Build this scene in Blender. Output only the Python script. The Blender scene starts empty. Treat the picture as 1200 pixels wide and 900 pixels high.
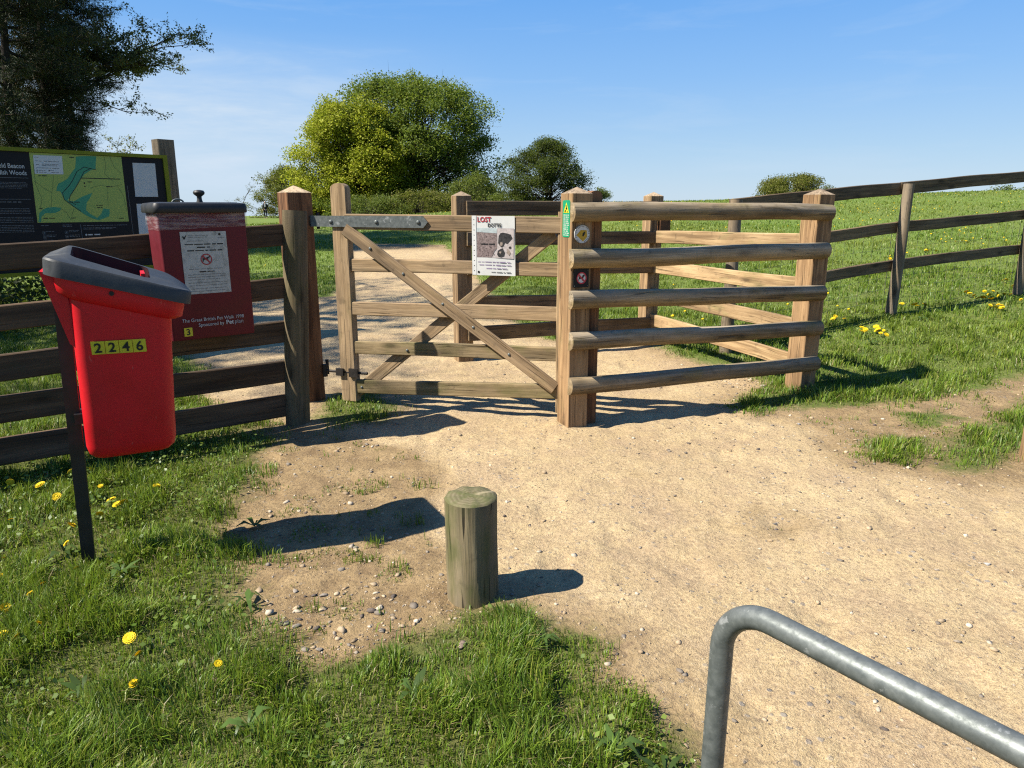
import bpy, bmesh, math, random
import numpy as np
from mathutils import Vector, Matrix

scene = bpy.context.scene
COL = scene.collection
RNG = np.random.default_rng(11)
random.seed(5)
R = math.radians

# ------------------------------------------------------------------ scene graph helpers
def tag(o, label=None, cat=None, group=None, kind=None):
    if label: o["label"] = label
    if cat: o["category"] = cat
    if group: o["group"] = group
    if kind: o["kind"] = kind
    return o

def empty(name, loc, label, cat, group=None, rz=0.0):
    o = bpy.data.objects.new(name, None)
    o.empty_display_size = 0.1
    COL.objects.link(o)
    o.location = loc
    o.rotation_euler = (0, 0, rz)
    return tag(o, label, cat, group)

def frame(o, x, z):
    """matrix with origin o, X axis x, Z as near to z as possible"""
    x = Vector(x).normalized(); z = Vector(z)
    y = z.cross(x).normalized(); z = x.cross(y)
    m = Matrix((x, y, z)).transposed().to_4x4()
    m.translation = Vector(o)
    return m

def link(name, me, mat=None, parent=None, world=None, label=None):
    o = bpy.data.objects.new(name, me)
    COL.objects.link(o)
    if mat is not None:
        for m in (mat if isinstance(mat, (list, tuple)) else [mat]):
            me.materials.append(m)
    W = world if world is not None else Matrix.Identity(4)
    if parent is not None:
        o.parent = parent
        pw = WORLD.get(parent.name)
        if pw is None:
            pw = Matrix.Translation(parent.location) @ parent.rotation_euler.to_matrix().to_4x4()
        o.matrix_parent_inverse = Matrix.Identity(4)
        o.matrix_local = pw.inverted() @ W
    else:
        o.matrix_world = W
    WORLD[o.name] = W
    if label: o["label"] = label
    return o
WORLD = {}

class MB:
    """collects pieces of ONE mesh"""
    def __init__(self): self.v = []; self.f = []; self.mi = []
    def add(self, v, f, mi=0):
        b = len(self.v); self.v += [tuple(p) for p in v]
        self.f += [tuple(i + b for i in q) for q in f]; self.mi += [mi] * len(f)
        return self
    def box(self, lo, hi, mi=0, M=None):
        (a, b, c), (d, e, g) = lo, hi
        v = [(a,b,c),(d,b,c),(d,e,c),(a,e,c),(a,b,g),(d,b,g),(d,e,g),(a,e,g)]
        if M is not None: v = [M @ Vector(p) for p in v]
        return self.add(v, [(0,3,2,1),(4,5,6,7),(0,1,5,4),(1,2,6,5),(2,3,7,6),(3,0,4,7)], mi)
    def loft(self, rings, mi=0, cap0=True, cap1=True):
        n = len(rings[0]); v = [p for r in rings for p in r]; f = []
        for i in range(len(rings) - 1):
            for j in range(n):
                k = (j + 1) % n
                f.append((i*n+j, i*n+k, (i+1)*n+k, (i+1)*n+j))
        if cap0: f.append(tuple(range(n - 1, -1, -1)))
        if cap1: f.append(tuple((len(rings)-1)*n + j for j in range(n)))
        return self.add(v, f, mi)
    def tube(self, pts, rad, n=10, mi=0):
        pts = [Vector(p) for p in pts]
        if not isinstance(rad, (list, tuple)): rad = [rad] * len(pts)
        rings = []; ref = None
        for i, p in enumerate(pts):
            t = (pts[min(i+1, len(pts)-1)] - pts[max(i-1, 0)]).normalized()
            if ref is None:
                ref = t.orthogonal().normalized()
            ref = (ref - t * ref.dot(t)).normalized()
            bq = t.cross(ref)
            rings.append([p + (ref*math.cos(2*math.pi*k/n) + bq*math.sin(2*math.pi*k/n))*rad[i] for k in range(n)])
        return self.loft(rings, mi)
    def prism(self, pts, y0, y1, mi=0):
        """outline in x,z; depth from y0 (far) to y1 (near, smaller y)"""
        n = len(pts)
        v = [(x, y0, z) for x, z in pts] + [(x, y1, z) for x, z in pts]
        f = [tuple(range(n)), tuple(range(2*n-1, n-1, -1))]
        f += [(i, n+i, n+(i+1) % n, (i+1) % n) for i in range(n)]
        return self.add(v, f, mi)
    def mesh(self, name, smooth=None, fixn=True):
        me = bpy.data.meshes.new(name)
        me.from_pydata(self.v, [], self.f)
        me.polygons.foreach_set("material_index", self.mi)
        if fixn:
            bm = bmesh.new(); bm.from_mesh(me)
            bmesh.ops.recalc_face_normals(bm, faces=bm.faces)
            bm.to_mesh(me); bm.free()
        if smooth is not None:
            me.polygons.foreach_set("use_smooth", [True]*len(me.polygons))
            me.set_sharp_from_angle(angle=R(smooth))
        me.update()
        return me
    def build(self, name, mat, parent=None, world=None, smooth=None, label=None):
        return link(name, self.mesh(name, smooth), mat, parent, world, label)

def np_mesh(name, verts, quads=None, tris=None, cols=None, smooth=False):
    me = bpy.data.meshes.new(name)
    nq = 0 if quads is None else len(quads); nt = 0 if tris is None else len(tris)
    me.vertices.add(len(verts)); me.vertices.foreach_set("co", np.ascontiguousarray(verts, dtype=np.float32).ravel())
    li = []; tot = []
    if nq: li.append(quads.ravel()); tot.append(np.full(nq, 4))
    if nt: li.append(tris.ravel()); tot.append(np.full(nt, 3))
    li = np.concatenate(li).astype(np.int32); tot = np.concatenate(tot).astype(np.int32)
    me.loops.add(len(li)); me.loops.foreach_set("vertex_index", li)
    me.polygons.add(nq + nt)
    st = np.concatenate([[0], np.cumsum(tot)[:-1]]).astype(np.int32)
    me.polygons.foreach_set("loop_start", st); me.polygons.foreach_set("loop_total", tot)
    if smooth: me.polygons.foreach_set("use_smooth", np.ones(nq + nt, dtype=bool))
    if cols is not None:
        a = me.attributes.new("tint", 'FLOAT_COLOR', 'POINT')
        c4 = np.ones((len(verts), 4), dtype=np.float32); c4[:, :3] = cols
        a.data.foreach_set("color", c4.ravel())
    me.update(); me.validate()
    return me

# ------------------------------------------------------------------ numpy noise
def _hash(ix, iy, seed):
    h = (ix.astype(np.int64)*374761393 + iy.astype(np.int64)*668265263 + seed*974634777) & 0x7fffffff
    h = ((h ^ (h >> 13)) * 1274126177) & 0x7fffffff
    return ((h ^ (h >> 16)) & 0xffff) / 65535.0
def vnoise(x, y, seed=0):
    x = np.asarray(x, float); y = np.asarray(y, float)
    ix = np.floor(x); iy = np.floor(y); fx = x-ix; fy = y-iy
    fx = fx*fx*(3-2*fx); fy = fy*fy*(3-2*fy)
    a = _hash(ix, iy, seed); b = _hash(ix+1, iy, seed); c = _hash(ix, iy+1, seed); d = _hash(ix+1, iy+1, seed)
    return (a*(1-fx)+b*fx)*(1-fy) + (c*(1-fx)+d*fx)*fy
def fbm(x, y, sc, octv=4, seed=0):
    s = 0; a = 1; t = 0
    for k in range(octv):
        s = s + a*vnoise(np.asarray(x)*sc, np.asarray(y)*sc, seed+k*17); t += a; a *= 0.5; sc *= 2.03
    return s/t

# ------------------------------------------------------------------ terrain
def sst(a, b, x):
    t = np.clip((x-a)/(b-a), 0, 1); return t*t*(3-2*t)
def base_height(x,y):
    x=np.asarray(x,float); y=np.asarray(y,float)
    d=(y-6.0)*0.93+(x-3.0)*0.30            # distance up the bank, from its foot
    w=sst(0.9,3.6,x)
    sp=0.5*(d+np.sqrt(d*d+0.35))           # soft ramp
    bank=w*0.30*(1-np.exp(-np.maximum(sp-0.25,0)*0.45))
    yy=np.maximum(y-7.5,0)
    far=(0.22+1.2*sst(-24,5,x)+0.62*sst(5,30,x))*sst(4,40,y)*sst(6.5,12,y)
    crest=np.where(y>41,-0.030*(y-41)-0.00006*(y-41)**2,0)
    crest=np.maximum(crest,-45)
    cw=sst(-14,3,x)
    crest=crest*(cw+(1-cw)*sst(90,150,y))
    return bank+far+crest
def height(x, y):
    x = np.asarray(x, float); y = np.asarray(y, float)
    r = np.hypot(x, y)
    near = np.clip(1.6 - r/14, 0, 1)
    rel = (fbm(x, y, 1.3, 3, 5)-0.5)*0.030*near + (fbm(x, y, 7.0, 2, 8)-0.5)*0.010*near
    bare = 1-sst(-0.12, 0.08, sd_grass(x, y))
    rel = rel + bare*near*(0.006*(fbm(x, y, 13, 2, 28)-0.5)*2-0.012*sst(0.60, 0.86, vnoise(x*5.5, y*5.5, 23)))
    hump = 0.03*sst(-0.05, 0.5, sd_grass(x, y))*near*fbm(x, y, 2.2, 2, 31)
    return base_height(x, y) + rel + hump + (fbm(x, y, 0.12, 3, 3)-0.5)*0.25*sst(9, 30, r)

def poly_sd(x, y, P):
    """signed distance, positive inside"""
    x = np.asarray(x, float); y = np.asarray(y, float); P = np.asarray(P, float)
    d = np.full(x.shape, 1e18); ins = np.zeros(x.shape, bool)
    n = len(P)
    for i in range(n):
        ax, ay = P[i]; bx, by = P[(i+1) % n]
        ex, ey = bx-ax, by-ay; L = ex*ex+ey*ey+1e-12
        t = np.clip(((x-ax)*ex+(y-ay)*ey)/L, 0, 1)
        d = np.minimum(d, (x-ax-t*ex)**2+(y-ay-t*ey)**2)
        c = ((ay > y) != (by > y))
        xi = ax + (y-ay)*ex/np.where(abs(ey) < 1e-12, 1e-12, ey)
        ins ^= c & (x < xi)
    d = np.sqrt(d)
    return np.where(ins, d, -d)
GRASS_FRONT = [(-9.0, 6.2), (-3.2, 3.7), (-2.22, 4.39), (-1.71, 4.52), (-1.49, 4.39), (-1.47, 4.1), (-1.52, 3.83), (-1.35, 3.49), (-1.4, 3.31), (-1.34, 3.03), (-1.14, 2.82), (-1.0, 2.5), (-0.85, 2.22), (-0.65, 2.08), (-0.49, 2.09), (-0.3, 2.23), (-0.2, 2.31), (-0.13, 2.35), (0.03, 2.37), (0.27, 2.22), (0.35, 2.09), (0.28, 1.98), (0.42, 1.94), (0.51, 1.72), (0.52, 1.59), (0.62, 1.2), (0.7, -3.0), (-9.0, -3.0)]
DIRT_FRONT = [(-3.2, 3.8), (-1.57, 4.62), (-0.65, 4.26), (-0.36, 3.49), (-0.26, 2.86), (-0.03, 2.5), (0.31, 2.32), (0.4, 2.07), (0.56, 1.71), (0.52, 1.59), (0.6, 0.5), (-3.0, 0.5)]
PATH_BACK = [(-1.57, 4.71), (-1.81, 4.82), (-2.15, 5.08), (-2.53, 5.48), (-2.56, 6.13), (-3.18, 6.86), (-3.93, 7.66), (-4.62, 9.31), (-4.75, 10.68), (-3.98, 11.04), (-2.81, 10.86), (-2.79, 11.77), (-3.4, 14.88), (-4.07, 17.64), (-4.52, 20.38), (-1.83, 19.33), (-1.5, 17.65), (-0.84, 14.68), (-0.57, 12.49), (-0.32, 11.03), (0.0, 9.1), (0.18, 8.15), (0.38, 7.75), (1.48, 7.59), (1.68, 6.82), (1.97, 6.39), (2.11, 6.0), (2.12, 5.59), (1.84, 5.27), (1.89, 5.04), (2.22, 5.08), (2.63, 5.12), (3.15, 5.30), (3.85, 5.62), (4.5, 5.95), (5.4, 6.35), (9.0, 5.5), (9.0, -3.0), (0.6, -3.0), (0.6, 1.0), (-1.0, 1.0), (-2.5, 3.5)]
SOIL_FAR = [(-5.97, 29.07), (-2.53, 26.93), (-1.75, 18.47), (-4.2, 18.9)]
SOIL_RIGHT = [(1.71, 5.27), (2.14, 5.04), (3.05, 5.59), (3.76, 5.97), (4.75, 6.44), (5.94, 6.96), (3.3, 3.68), (2.45, 3.68), (1.98, 3.88), (1.84, 4.43)]
TUFT_A = [(2.2, 4.26), (2.46, 4.43), (2.69, 4.39), (2.57, 4.07), (2.27, 3.86), (2.11, 3.95)]
TUFT_B = [(2.46, 3.88), (2.77, 4.34), (3.13, 4.62), (3.94, 5.27), (4.21, 5.27), (3.45, 4.26), (3.12, 4.13), (2.73, 3.78), (2.5, 3.68)]
TUFT_C = [(1.83, 5.48), (2.18, 5.76), (2.1, 5.27), (1.79, 4.92), (1.59, 5.08)]
TUFT_D = [(2.77, 4.92), (3.12, 4.99), (3.2, 4.82), (2.88, 4.52), (2.67, 4.62)]
TUFT_GATE = [(-1.46, 5.27), (-1.36, 5.48), (-1.11, 5.59), (-0.85, 5.18), (-0.9, 4.78), (-1.16, 4.62), (-1.4, 4.82)]
FLOWERS_BANK = [(3.75, 7.39), (3.85, 7.31), (4.81, 8.67), (4.89, 8.66), (5.86, 9.0), (6.07, 9.28), (6.25, 9.33), (6.02, 9.05), (5.74, 8.46), (5.83, 8.51), (7.17, 10.29), (6.9, 9.82), (6.34, 8.81), (7.98, 13.92), (8.11, 13.92), (9.77, 15.74), (3.74, 7.98), (5.92, 11.41), (6.6, 12.54), (5.9, 8.94), (3.84, 7.42), (6.34, 9.21)]
FLOWERS_BIN = [(-1.97, 2.94), (-1.9, 2.76), (-1.76, 2.41), (-1.77, 2.34), (-1.78, 2.22), (-1.62, 2.15), (-1.7, 2.08), (-1.63, 2.07), (-1.25, 2.05), (-1.19, 2.0), (-0.93, 1.95), (-1.13, 1.83), (-1.91, 3.03), (-1.85, 3.13), (-2.77, 3.81), (-2.41, 3.4), (-2.2, 3.21), (-2.38, 3.62), (-2.28, 3.62), (-1.95, 3.2), (-1.87, 3.14), (-1.81, 3.37)]
STONES = [(-1.69, 2.38, 0.05), (-0.84, 2.47, 0.03), (-0.79, 2.33, 0.025), (-0.7, 2.65, 0.03), (-0.68, 2.83, 0.03), (-0.72, 2.44, 0.03), (-0.49, 2.35, 0.035), (-0.76, 2.23, 0.03), (-0.67, 2.45, 0.022), (-0.65, 2.1, 0.03), (-0.17, 2.11, 0.035), (-0.69, 2.86, 0.025), (1.97, 4.67, 0.03), (1.98, 2.69, 0.03), (1.28, 3.88, 0.02), (1.25, 3.11, 0.02), (0.15, 4.62, 0.02), (-0.57, 2.5, 0.02), (-0.62, 2.35, 0.025), (-0.8, 2.24, 0.03), (1.25, 2.93, 0.018)]

HOLES = [(-0.80, 1.76, 0.02), (-0.16, 1.94, 0.01), (0.15, 1.80, 0.01), (-1.66, 2.76, 0.04)]   # scuffed bare spots
def sd_grass(x, y):
    g = np.maximum(-poly_sd(x, y, PATH_BACK), poly_sd(x, y, GRASS_FRONT))
    for hx, hy, hr in HOLES: g = np.minimum(g, np.hypot(x-hx, (y-hy)*1.3)*2.6-hr)
    for T in (TUFT_A, TUFT_B, TUFT_C, TUFT_D, TUFT_GATE): g = np.maximum(g, poly_sd(x, y, T))
    return g
def soil_mask(x, y):
    s = sst(-0.25, 0.2, poly_sd(x, y, DIRT_FRONT)+(fbm(x, y, 2.5, 3, 71)-0.5)*0.5)
    s = np.maximum(s, 0.75*sst(-0.4, 0.3, poly_sd(x, y, SOIL_RIGHT)+(fbm(x, y, 2.5, 3, 72)-0.5)*0.6))
    for bx, by, br, k in ((1.28, 3.10, 0.34, 0.62), (0.75, 3.75, 0.22, 0.35), (1.75, 2.65, 0.25, 0.35)):    # scuffed damp patches
        s = np.maximum(s, k*np.exp(-(((x-bx)/br)**2+((y-by)/(br*0.8))**2))*(0.5+fbm(x, y, 6, 2, 77)))
    return np.maximum(s, sst(-1.5, 0.8, poly_sd(x, y, SOIL_FAR)))

# ------------------------------------------------------------------ materials
ALB = 0.64      # overall reflectance: the picture is exposed for ordinary soil, timber and turf
class Mat:
    def __init__(self, name, rough=0.7, spec=0.3):
        self.m = bpy.data.materials.new(name); self.m.use_nodes = True
        self.nt = self.m.node_tree; self.nt.nodes.clear()
        self.out = self.n("ShaderNodeOutputMaterial"); self.b = self.n("ShaderNodeBsdfPrincipled")
        self.b.inputs["Roughness"].default_value = rough
        self.b.inputs["Specular IOR Level"].default_value = spec
        self.l(self.b.outputs[0], self.out.inputs[0])
    def n(self, t, **k):
        x = self.nt.nodes.new(t)
        for a, v in k.items(): setattr(x, a, v)
        return x
    def l(self, a, b): self.nt.links.new(a, b)
    def coord(self, which="Object"): return self.n("ShaderNodeTexCoord").outputs[which]
    def pos(self): return self.n("ShaderNodeNewGeometry").outputs["Position"]
    def rand(self): return self.n("ShaderNodeObjectInfo").outputs["Random"]
    def mapv(self, v, scale=(1,1,1), loc=None):
        m = self.n("ShaderNodeMapping"); self.l(v, m.inputs[0]); m.inputs["Scale"].default_value = scale
        if loc is not None:
            if isinstance(loc, tuple): m.inputs["Location"].default_value = loc
            else: self.l(loc, m.inputs["Location"])
        return m.outputs[0]
    def noise(self, v, sc, det=4, rough=0.55, dist=0.0):
        t = self.n("ShaderNodeTexNoise"); self.l(v, t.inputs["Vector"])
        t.inputs["Scale"].default_value = sc; t.inputs["Detail"].default_value = det
        t.inputs["Roughness"].default_value = rough; t.inputs["Distortion"].default_value = dist
        return t.outputs["Fac"]
    def voro(self, v, sc, out="Distance", feat='F1', rnd=1.0):
        t = self.n("ShaderNodeTexVoronoi", feature=feat); self.l(v, t.inputs["Vector"])
        t.inputs["Scale"].default_value = sc; t.inputs["Randomness"].default_value = rnd
        return t.outputs[out]
    def ramp(self, f, stops, interp='LINEAR'):
        r = self.n("ShaderNodeValToRGB"); r.color_ramp.interpolation = interp
        e = r.color_ramp.elements
        while len(e) < len(stops): e.new(0.5)
        for q, (p, c) in zip(e, stops):
            q.position = p
            q.color = (c, c, c, 1) if isinstance(c, (int, float)) else (*c, 1)
        self.l(f, r.inputs[0]); return r.outputs[0]
    def mix(self, f, a, b, mode='MIX'):
        m = self.n("ShaderNodeMix", data_type='RGBA', blend_type=mode)
        for s, v in ((m.inputs[0], f), (m.inputs[6], a), (m.inputs[7], b)):
            if isinstance(v, (int, float)): s.default_value = v
            elif isinstance(v, tuple): s.default_value = (*v, 1)
            else: self.l(v, s)
        return m.outputs[2]
    def math(self, op, a, b=0.0, c=None):
        m = self.n("ShaderNodeMath", operation=op)
        for i, v in enumerate((a, b) if c is None else (a, b, c)):
            if isinstance(v, (int, float)): m.inputs[i].default_value = v
            else: self.l(v, m.inputs[i])
        return m.outputs[0]
    def attr(self, name, out="Fac"):
        return self.n("ShaderNodeAttribute", attribute_name=name).outputs[out]
    def color(self, c):
        s = self.b.inputs["Base Color"]
        if isinstance(c, tuple): s.default_value = (*[x*ALB for x in c], 1)
        else: self.l(self.mix(1.0, c, (ALB, ALB, ALB), 'MULTIPLY'), s)
        return self
    def roughness(self, c):
        if isinstance(c, (int, float)): self.b.inputs["Roughness"].default_value = c
        else: self.l(c, self.b.inputs["Roughness"])
    def bump(self, h, strength=0.4, dist=0.01):
        b = self.n("ShaderNodeBump"); b.inputs["Strength"].default_value = strength
        b.inputs["Distance"].default_value = dist; self.l(h, b.inputs["Height"])
        self.l(b.outputs[0], self.b.inputs["Normal"])

def wood(name, light, dark, moss=0.0, grey=0.0, crack=0.5, rough=0.82, knots=True, sunlit_bleach=0.0, mosscol=(0.10, 0.11, 0.03)):
    """sawn or round timber; grain runs along the local X axis of each piece"""
    m = Mat(name, rough, 0.25)
    rnd = m.math('MULTIPLY', m.rand(), 37.0)
    cmb = m.n("ShaderNodeCombineXYZ")
    for i in range(3): m.l(rnd, cmb.inputs[i])
    v = m.mapv(m.coord("Object"), (1, 1, 1), cmb.outputs[0])
    wob = m.noise(m.mapv(v, (1.6, 6, 6)), 1.0, 2)
    vs = m.n("ShaderNodeVectorMath", operation='ADD')
    wv = m.n("ShaderNodeCombineXYZ"); w2 = m.math('MULTIPLY', wob, 0.05)
    m.l(w2, wv.inputs[1]); m.l(w2, wv.inputs[2]); m.l(v, vs.inputs[0]); m.l(wv.outputs[0], vs.inputs[1])
    vv = vs.outputs[0]
    g1 = m.noise(m.mapv(vv, (1.2, 45, 45)), 1.0, 5, 0.62)
    g2 = m.noise(m.mapv(vv, (4.0, 170, 170)), 1.0, 3, 0.6)
    g = m.math('ADD', m.math('MULTIPLY', g1, 0.65), m.math('MULTIPLY', g2, 0.35))
    c = m.ramp(g, [(0.36, tuple(0.8*x for x in dark)), (0.50, tuple((a+b)/2 for a, b in zip(light, dark))), (0.61, tuple(1.08*x for x in light))])
    g3 = m.noise(m.mapv(vv, (0.8, 20, 20)), 1.0, 3, 0.5)
    c = m.mix(m.ramp(g3, [(0.36, 0.8), (0.50, 0.0)]), c, tuple(0.55*x for x in dark))
    if sunlit_bleach > 0:  # upper side paler: silver bleaching, with its sunlit tone painted in
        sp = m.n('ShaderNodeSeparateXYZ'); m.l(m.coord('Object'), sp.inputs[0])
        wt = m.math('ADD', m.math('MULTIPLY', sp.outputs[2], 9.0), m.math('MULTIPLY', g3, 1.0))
        c = m.mix(m.math('MULTIPLY', m.ramp(wt, [(0.30, 0.0), (0.72, 1.0)]), sunlit_bleach), c, m.ramp(g, [(0.36, (0.20, 0.165, 0.115)), (0.6, (0.56, 0.48, 0.36))]))
    big = m.noise(m.mapv(v, (2.2, 5, 5)), 1.0, 3)
    c = m.mix(m.ramp(big, [(0.42, 0.0), (0.72, 0.6)]), c, tuple(0.62*x for x in dark))
    c = m.mix(m.ramp(m.noise(m.mapv(v, (1.3, 4, 4), (7.0, 3.0, 1.0)), 1.0, 4, 0.6), [(0.50, 0.0), (0.70, 0.45)]), c, tuple(min(1, 1.35*x) for x in light))
    tone = m.ramp(m.rand(), [(0.0, (0.80, 0.78, 0.76)), (1.0, (1.12, 1.10, 1.06))])
    c = m.mix(1.0, c, tone, 'MULTIPLY')
    if grey > 0:
        gm = m.ramp(m.noise(m.mapv(v, (1.5, 14, 14)), 1.0, 4), [(0.35, 0.0), (0.65, grey)])
        c = m.mix(gm, c, (0.23, 0.20, 0.165))
    if knots:
        kd = m.voro(m.mapv(v, (2.4, 7.5, 7.5)), 1.0)
        ks = m.ramp(kd, [(0.07, 1.0), (0.12, 0.55), (0.24, 0.0)])
        c = m.mix(m.math('MULTIPLY', ks, 0.8), c, tuple(0.25*x for x in dark))
    cr = m.noise(m.mapv(vv, (1.4, 75, 75)), 1.0, 2, 0.4)
    crk = m.ramp(cr, [(0.31, 1.0), (0.36, 0.0)])
    c = m.mix(m.math('MULTIPLY', crk, crack), c, tuple(0.18*x for x in dark))
    if moss > 0:
        mn = m.noise(m.mapv(v, (3.2, 9, 9)), 1.0, 5, 0.65)
        mm = m.ramp(mn, [(0.62-0.30*moss, 0.0), (0.80-0.25*moss, min(1.0, 0.45+moss*0.5))])
        c = m.mix(mm, c, mosscol)
    st = m.noise(m.pos(), 16, 3)
    c = m.mix(m.ramp(st, [(0.60, 0.0), (0.72, 0.35)]), c, (0.06, 0.045, 0.03))
    m.color(c)
    h = m.math('SUBTRACT', g, m.math('MULTIPLY', crk, 0.9))
    m.bump(h, 0.8, 0.005)
    return m.m

def plain(name, col, rough=0.5, spec=0.4, var=0.12, scale=9.0, metal=0.0, bump=0.0, dirt=0.0, dirtcol=(0.10, 0.08, 0.055), scuff=None):
    m = Mat(name, rough, spec)
    v = m.pos()
    f = m.noise(v, scale, 5, 0.6)
    c = m.mix(m.ramp(f, [(0.3, 0.0), (0.7, 1.0)]), tuple(x*(1-var) for x in col), tuple(min(1, x*(1+var)) for x in col))
    if dirt > 0:
        d = m.noise(v, scale*1.7, 6, 0.68)
        c = m.mix(m.ramp(d, [(0.50, 0.0), (0.72, dirt)]), c, dirtcol)
    if scuff:
        s1 = m.noise(m.mapv(v, (1, 1, 0.35), (3.0, 1.0, 2.0)), 46, 3, 0.7); s2 = m.noise(v, 7, 4, 0.6)
        c = m.mix(m.math('MULTIPLY', m.ramp(s1, [(0.66, 0.0), (0.72, 0.8)]), m.ramp(s2, [(0.45, 0.0), (0.65, 1.0)])), c, scuff)
    m.color(c); m.b.inputs["Metallic"].default_value = metal
    m.roughness(m.ramp(f, [(0.2, max(0.03, rough-0.1)), (0.8, min(1.0, rough+0.12))]))
    if bump: m.bump(m.noise(v, scale*14, 3), bump, 0.002)
    return m.m

def ground_material():
    m = Mat("ground_surface", 0.95, 0.15)
    p = m.pos()
    sd = m.attr("grass_sd"); soil = m.attr("soil")
    # trodden sandy path
    n1 = m.noise(p, 0.9, 4, 0.55); n2 = m.noise(p, 6.0, 5, 0.6); n3 = m.noise(p, 55, 4, 0.7); n4 = m.noise(p, 210, 3, 0.7)
    sand = m.ramp(n1, [(0.30, (0.51, 0.370, 0.190)), (0.5, (0.60, 0.447, 0.234)), (0.68, (0.69, 0.525, 0.28))])
    n5 = m.noise(p, 20, 4, 0.65); n6 = m.noise(p, 2.3, 5, 0.62)
    sand = m.mix(m.ramp(n2, [(0.35, 0.55), (0.60, 0.0)]), sand, (0.45, 0.32, 0.185))
    sand = m.mix(m.ramp(n6, [(0.36, 0.6), (0.52, 0.0)]), sand, (0.46, 0.33, 0.20))
    sand = m.mix(m.ramp(n6, [(0.54, 0.0), (0.70, 0.55)]), sand, (0.70, 0.545, 0.32))
    sand = m.mix(m.ramp(n5, [(0.30, 0.7), (0.46, 0.0)]), sand, (0.36, 0.255, 0.16))
    sand = m.mix(m.ramp(n5, [(0.56, 0.0), (0.72, 0.55)]), sand, (0.72, 0.55, 0.32))
    sand = m.mix(m.ramp(n3, [(0.30, 0.75), (0.50, 0.0)]), sand, (0.25, 0.17, 0.105))
    sand = m.mix(m.ramp(n3, [(0.56, 0.0), (0.72, 0.65)]), sand, (0.74, 0.57, 0.35))
    sand = m.mix(m.ramp(n4, [(0.36, 0.7), (0.47, 0.0)]), sand, (0.21, 0.15, 0.10))
    sand = m.mix(m.ramp(n4, [(0.56, 0.0), (0.68, 0.6)]), sand, (0.70, 0.57, 0.40))
    # flints pressed into it
    vc = m.voro(p, 30, "Color"); vd = m.voro(p, 30)
    sep = m.n("ShaderNodeSeparateColor"); m.l(vc, sep.inputs[0])
    pick = m.ramp(sep.outputs[0], [(0.80, 0.0), (0.81, 1.0)], 'LINEAR')
    flint = m.math('MULTIPLY', pick, m.ramp(m.math('ADD', vd, m.math('MULTIPLY', n3, 0.35)), [(0.40, 1.0), (0.52, 0.0)]))
    flint = m.math('MULTIPLY', flint, m.ramp(m.noise(p, 1.7, 3), [(0.42, 0.1), (0.62, 1.0)]))
    sand = m.mix(m.math('MULTIPLY', flint, 0.75), sand, m.ramp(sep.outputs[1], [(0.0, (0.16, 0.155, 0.16)), (1.0, (0.36, 0.33, 0.29))]))
    # bare brown soil
    so = m.ramp(n2, [(0.3, (0.19, 0.122, 0.060)), (0.5, (0.30, 0.205, 0.10)), (0.7, (0.42, 0.295, 0.15))])
    so = m.mix(m.ramp(n3, [(0.32, 0.7), (0.5, 0.0)]), so, (0.075, 0.05, 0.032))
    so = m.mix(m.ramp(n4, [(0.56, 0.0), (0.7, 0.5)]), so, (0.40, 0.30, 0.20))
    so = m.mix(m.math('MULTIPLY', flint, 0.6), so, (0.33, 0.30, 0.26))
    sf = m.ramp(m.math('ADD', soil, m.math('MULTIPLY', m.math('SUBTRACT', n2, 0.5), 0.8)), [(0.3, 0.0), (0.72, 0.85)])
    bare = m.mix(sf, sand, so)
    # turf seen between and beyond the modelled blades
    gn = m.noise(p, 1.1, 5, 0.6); gf = m.noise(p, 26, 4, 0.7); gl = m.noise(p, 0.16, 3, 0.5)
    gr = m.ramp(gf, [(0.28, (0.062, 0.090, 0.014)), (0.5, (0.145, 0.205, 0.034)), (0.75, (0.235, 0.300, 0.055))])
    gr = m.mix(m.ramp(gn, [(0.40, 0.0), (0.72, 0.45)]), gr, (0.15, 0.14, 0.055))
    gr = m.mix(m.ramp(gl, [(0.40, 0.0), (0.65, 0.5)]), gr, (0.150, 0.235, 0.036))
    shaded_thatch = m.mix(0.62, gr, (0.105, 0.085, 0.038))  # near turf browned and darkened; shade among the blades painted in
    dist = m.n("ShaderNodeVectorMath", operation='LENGTH'); m.l(p, dist.inputs[0])
    gr = m.mix(m.ramp(m.math('MULTIPLY', dist.outputs["Value"], 0.04), [(0.15, 0.0), (0.5, 1.0)]), shaded_thatch, gr)
    jag = m.math('ADD', m.math('MULTIPLY', m.math('SUBTRACT', m.noise(p, 4.0, 4, 0.6), 0.5), 0.42),
                 m.math('MULTIPLY', m.math('SUBTRACT', m.noise(p, 30, 3, 0.6), 0.5), 0.16))
    gmask = m.ramp(m.math('ADD', m.math('ADD', sd, jag), 0.5), [(0.46, 0.0), (0.60, 1.0)])
    # worn edge of the turf is soil coloured
    edge = m.ramp(m.math('ADD', m.math('ADD', sd, jag), 0.5), [(0.26, 0.0), (0.46, 0.55)])
    bare = m.mix(edge, bare, so)
    m.color(m.mix(gmask, bare, gr))
    hgt = m.math('ADD', m.math('MULTIPLY', n3, 0.6), m.math('MULTIPLY', n4, 0.35))
    hgt = m.math('ADD', hgt, m.math('MULTIPLY', n2, 0.9))
    hgt = m.math('ADD', hgt, m.math('MULTIPLY', n5, 0.8))
    hgt = m.math('ADD', hgt, m.math('MULTIPLY', flint, 0.25))
    m.bump(hgt, 0.9, 0.016)
    return m.m

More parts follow.
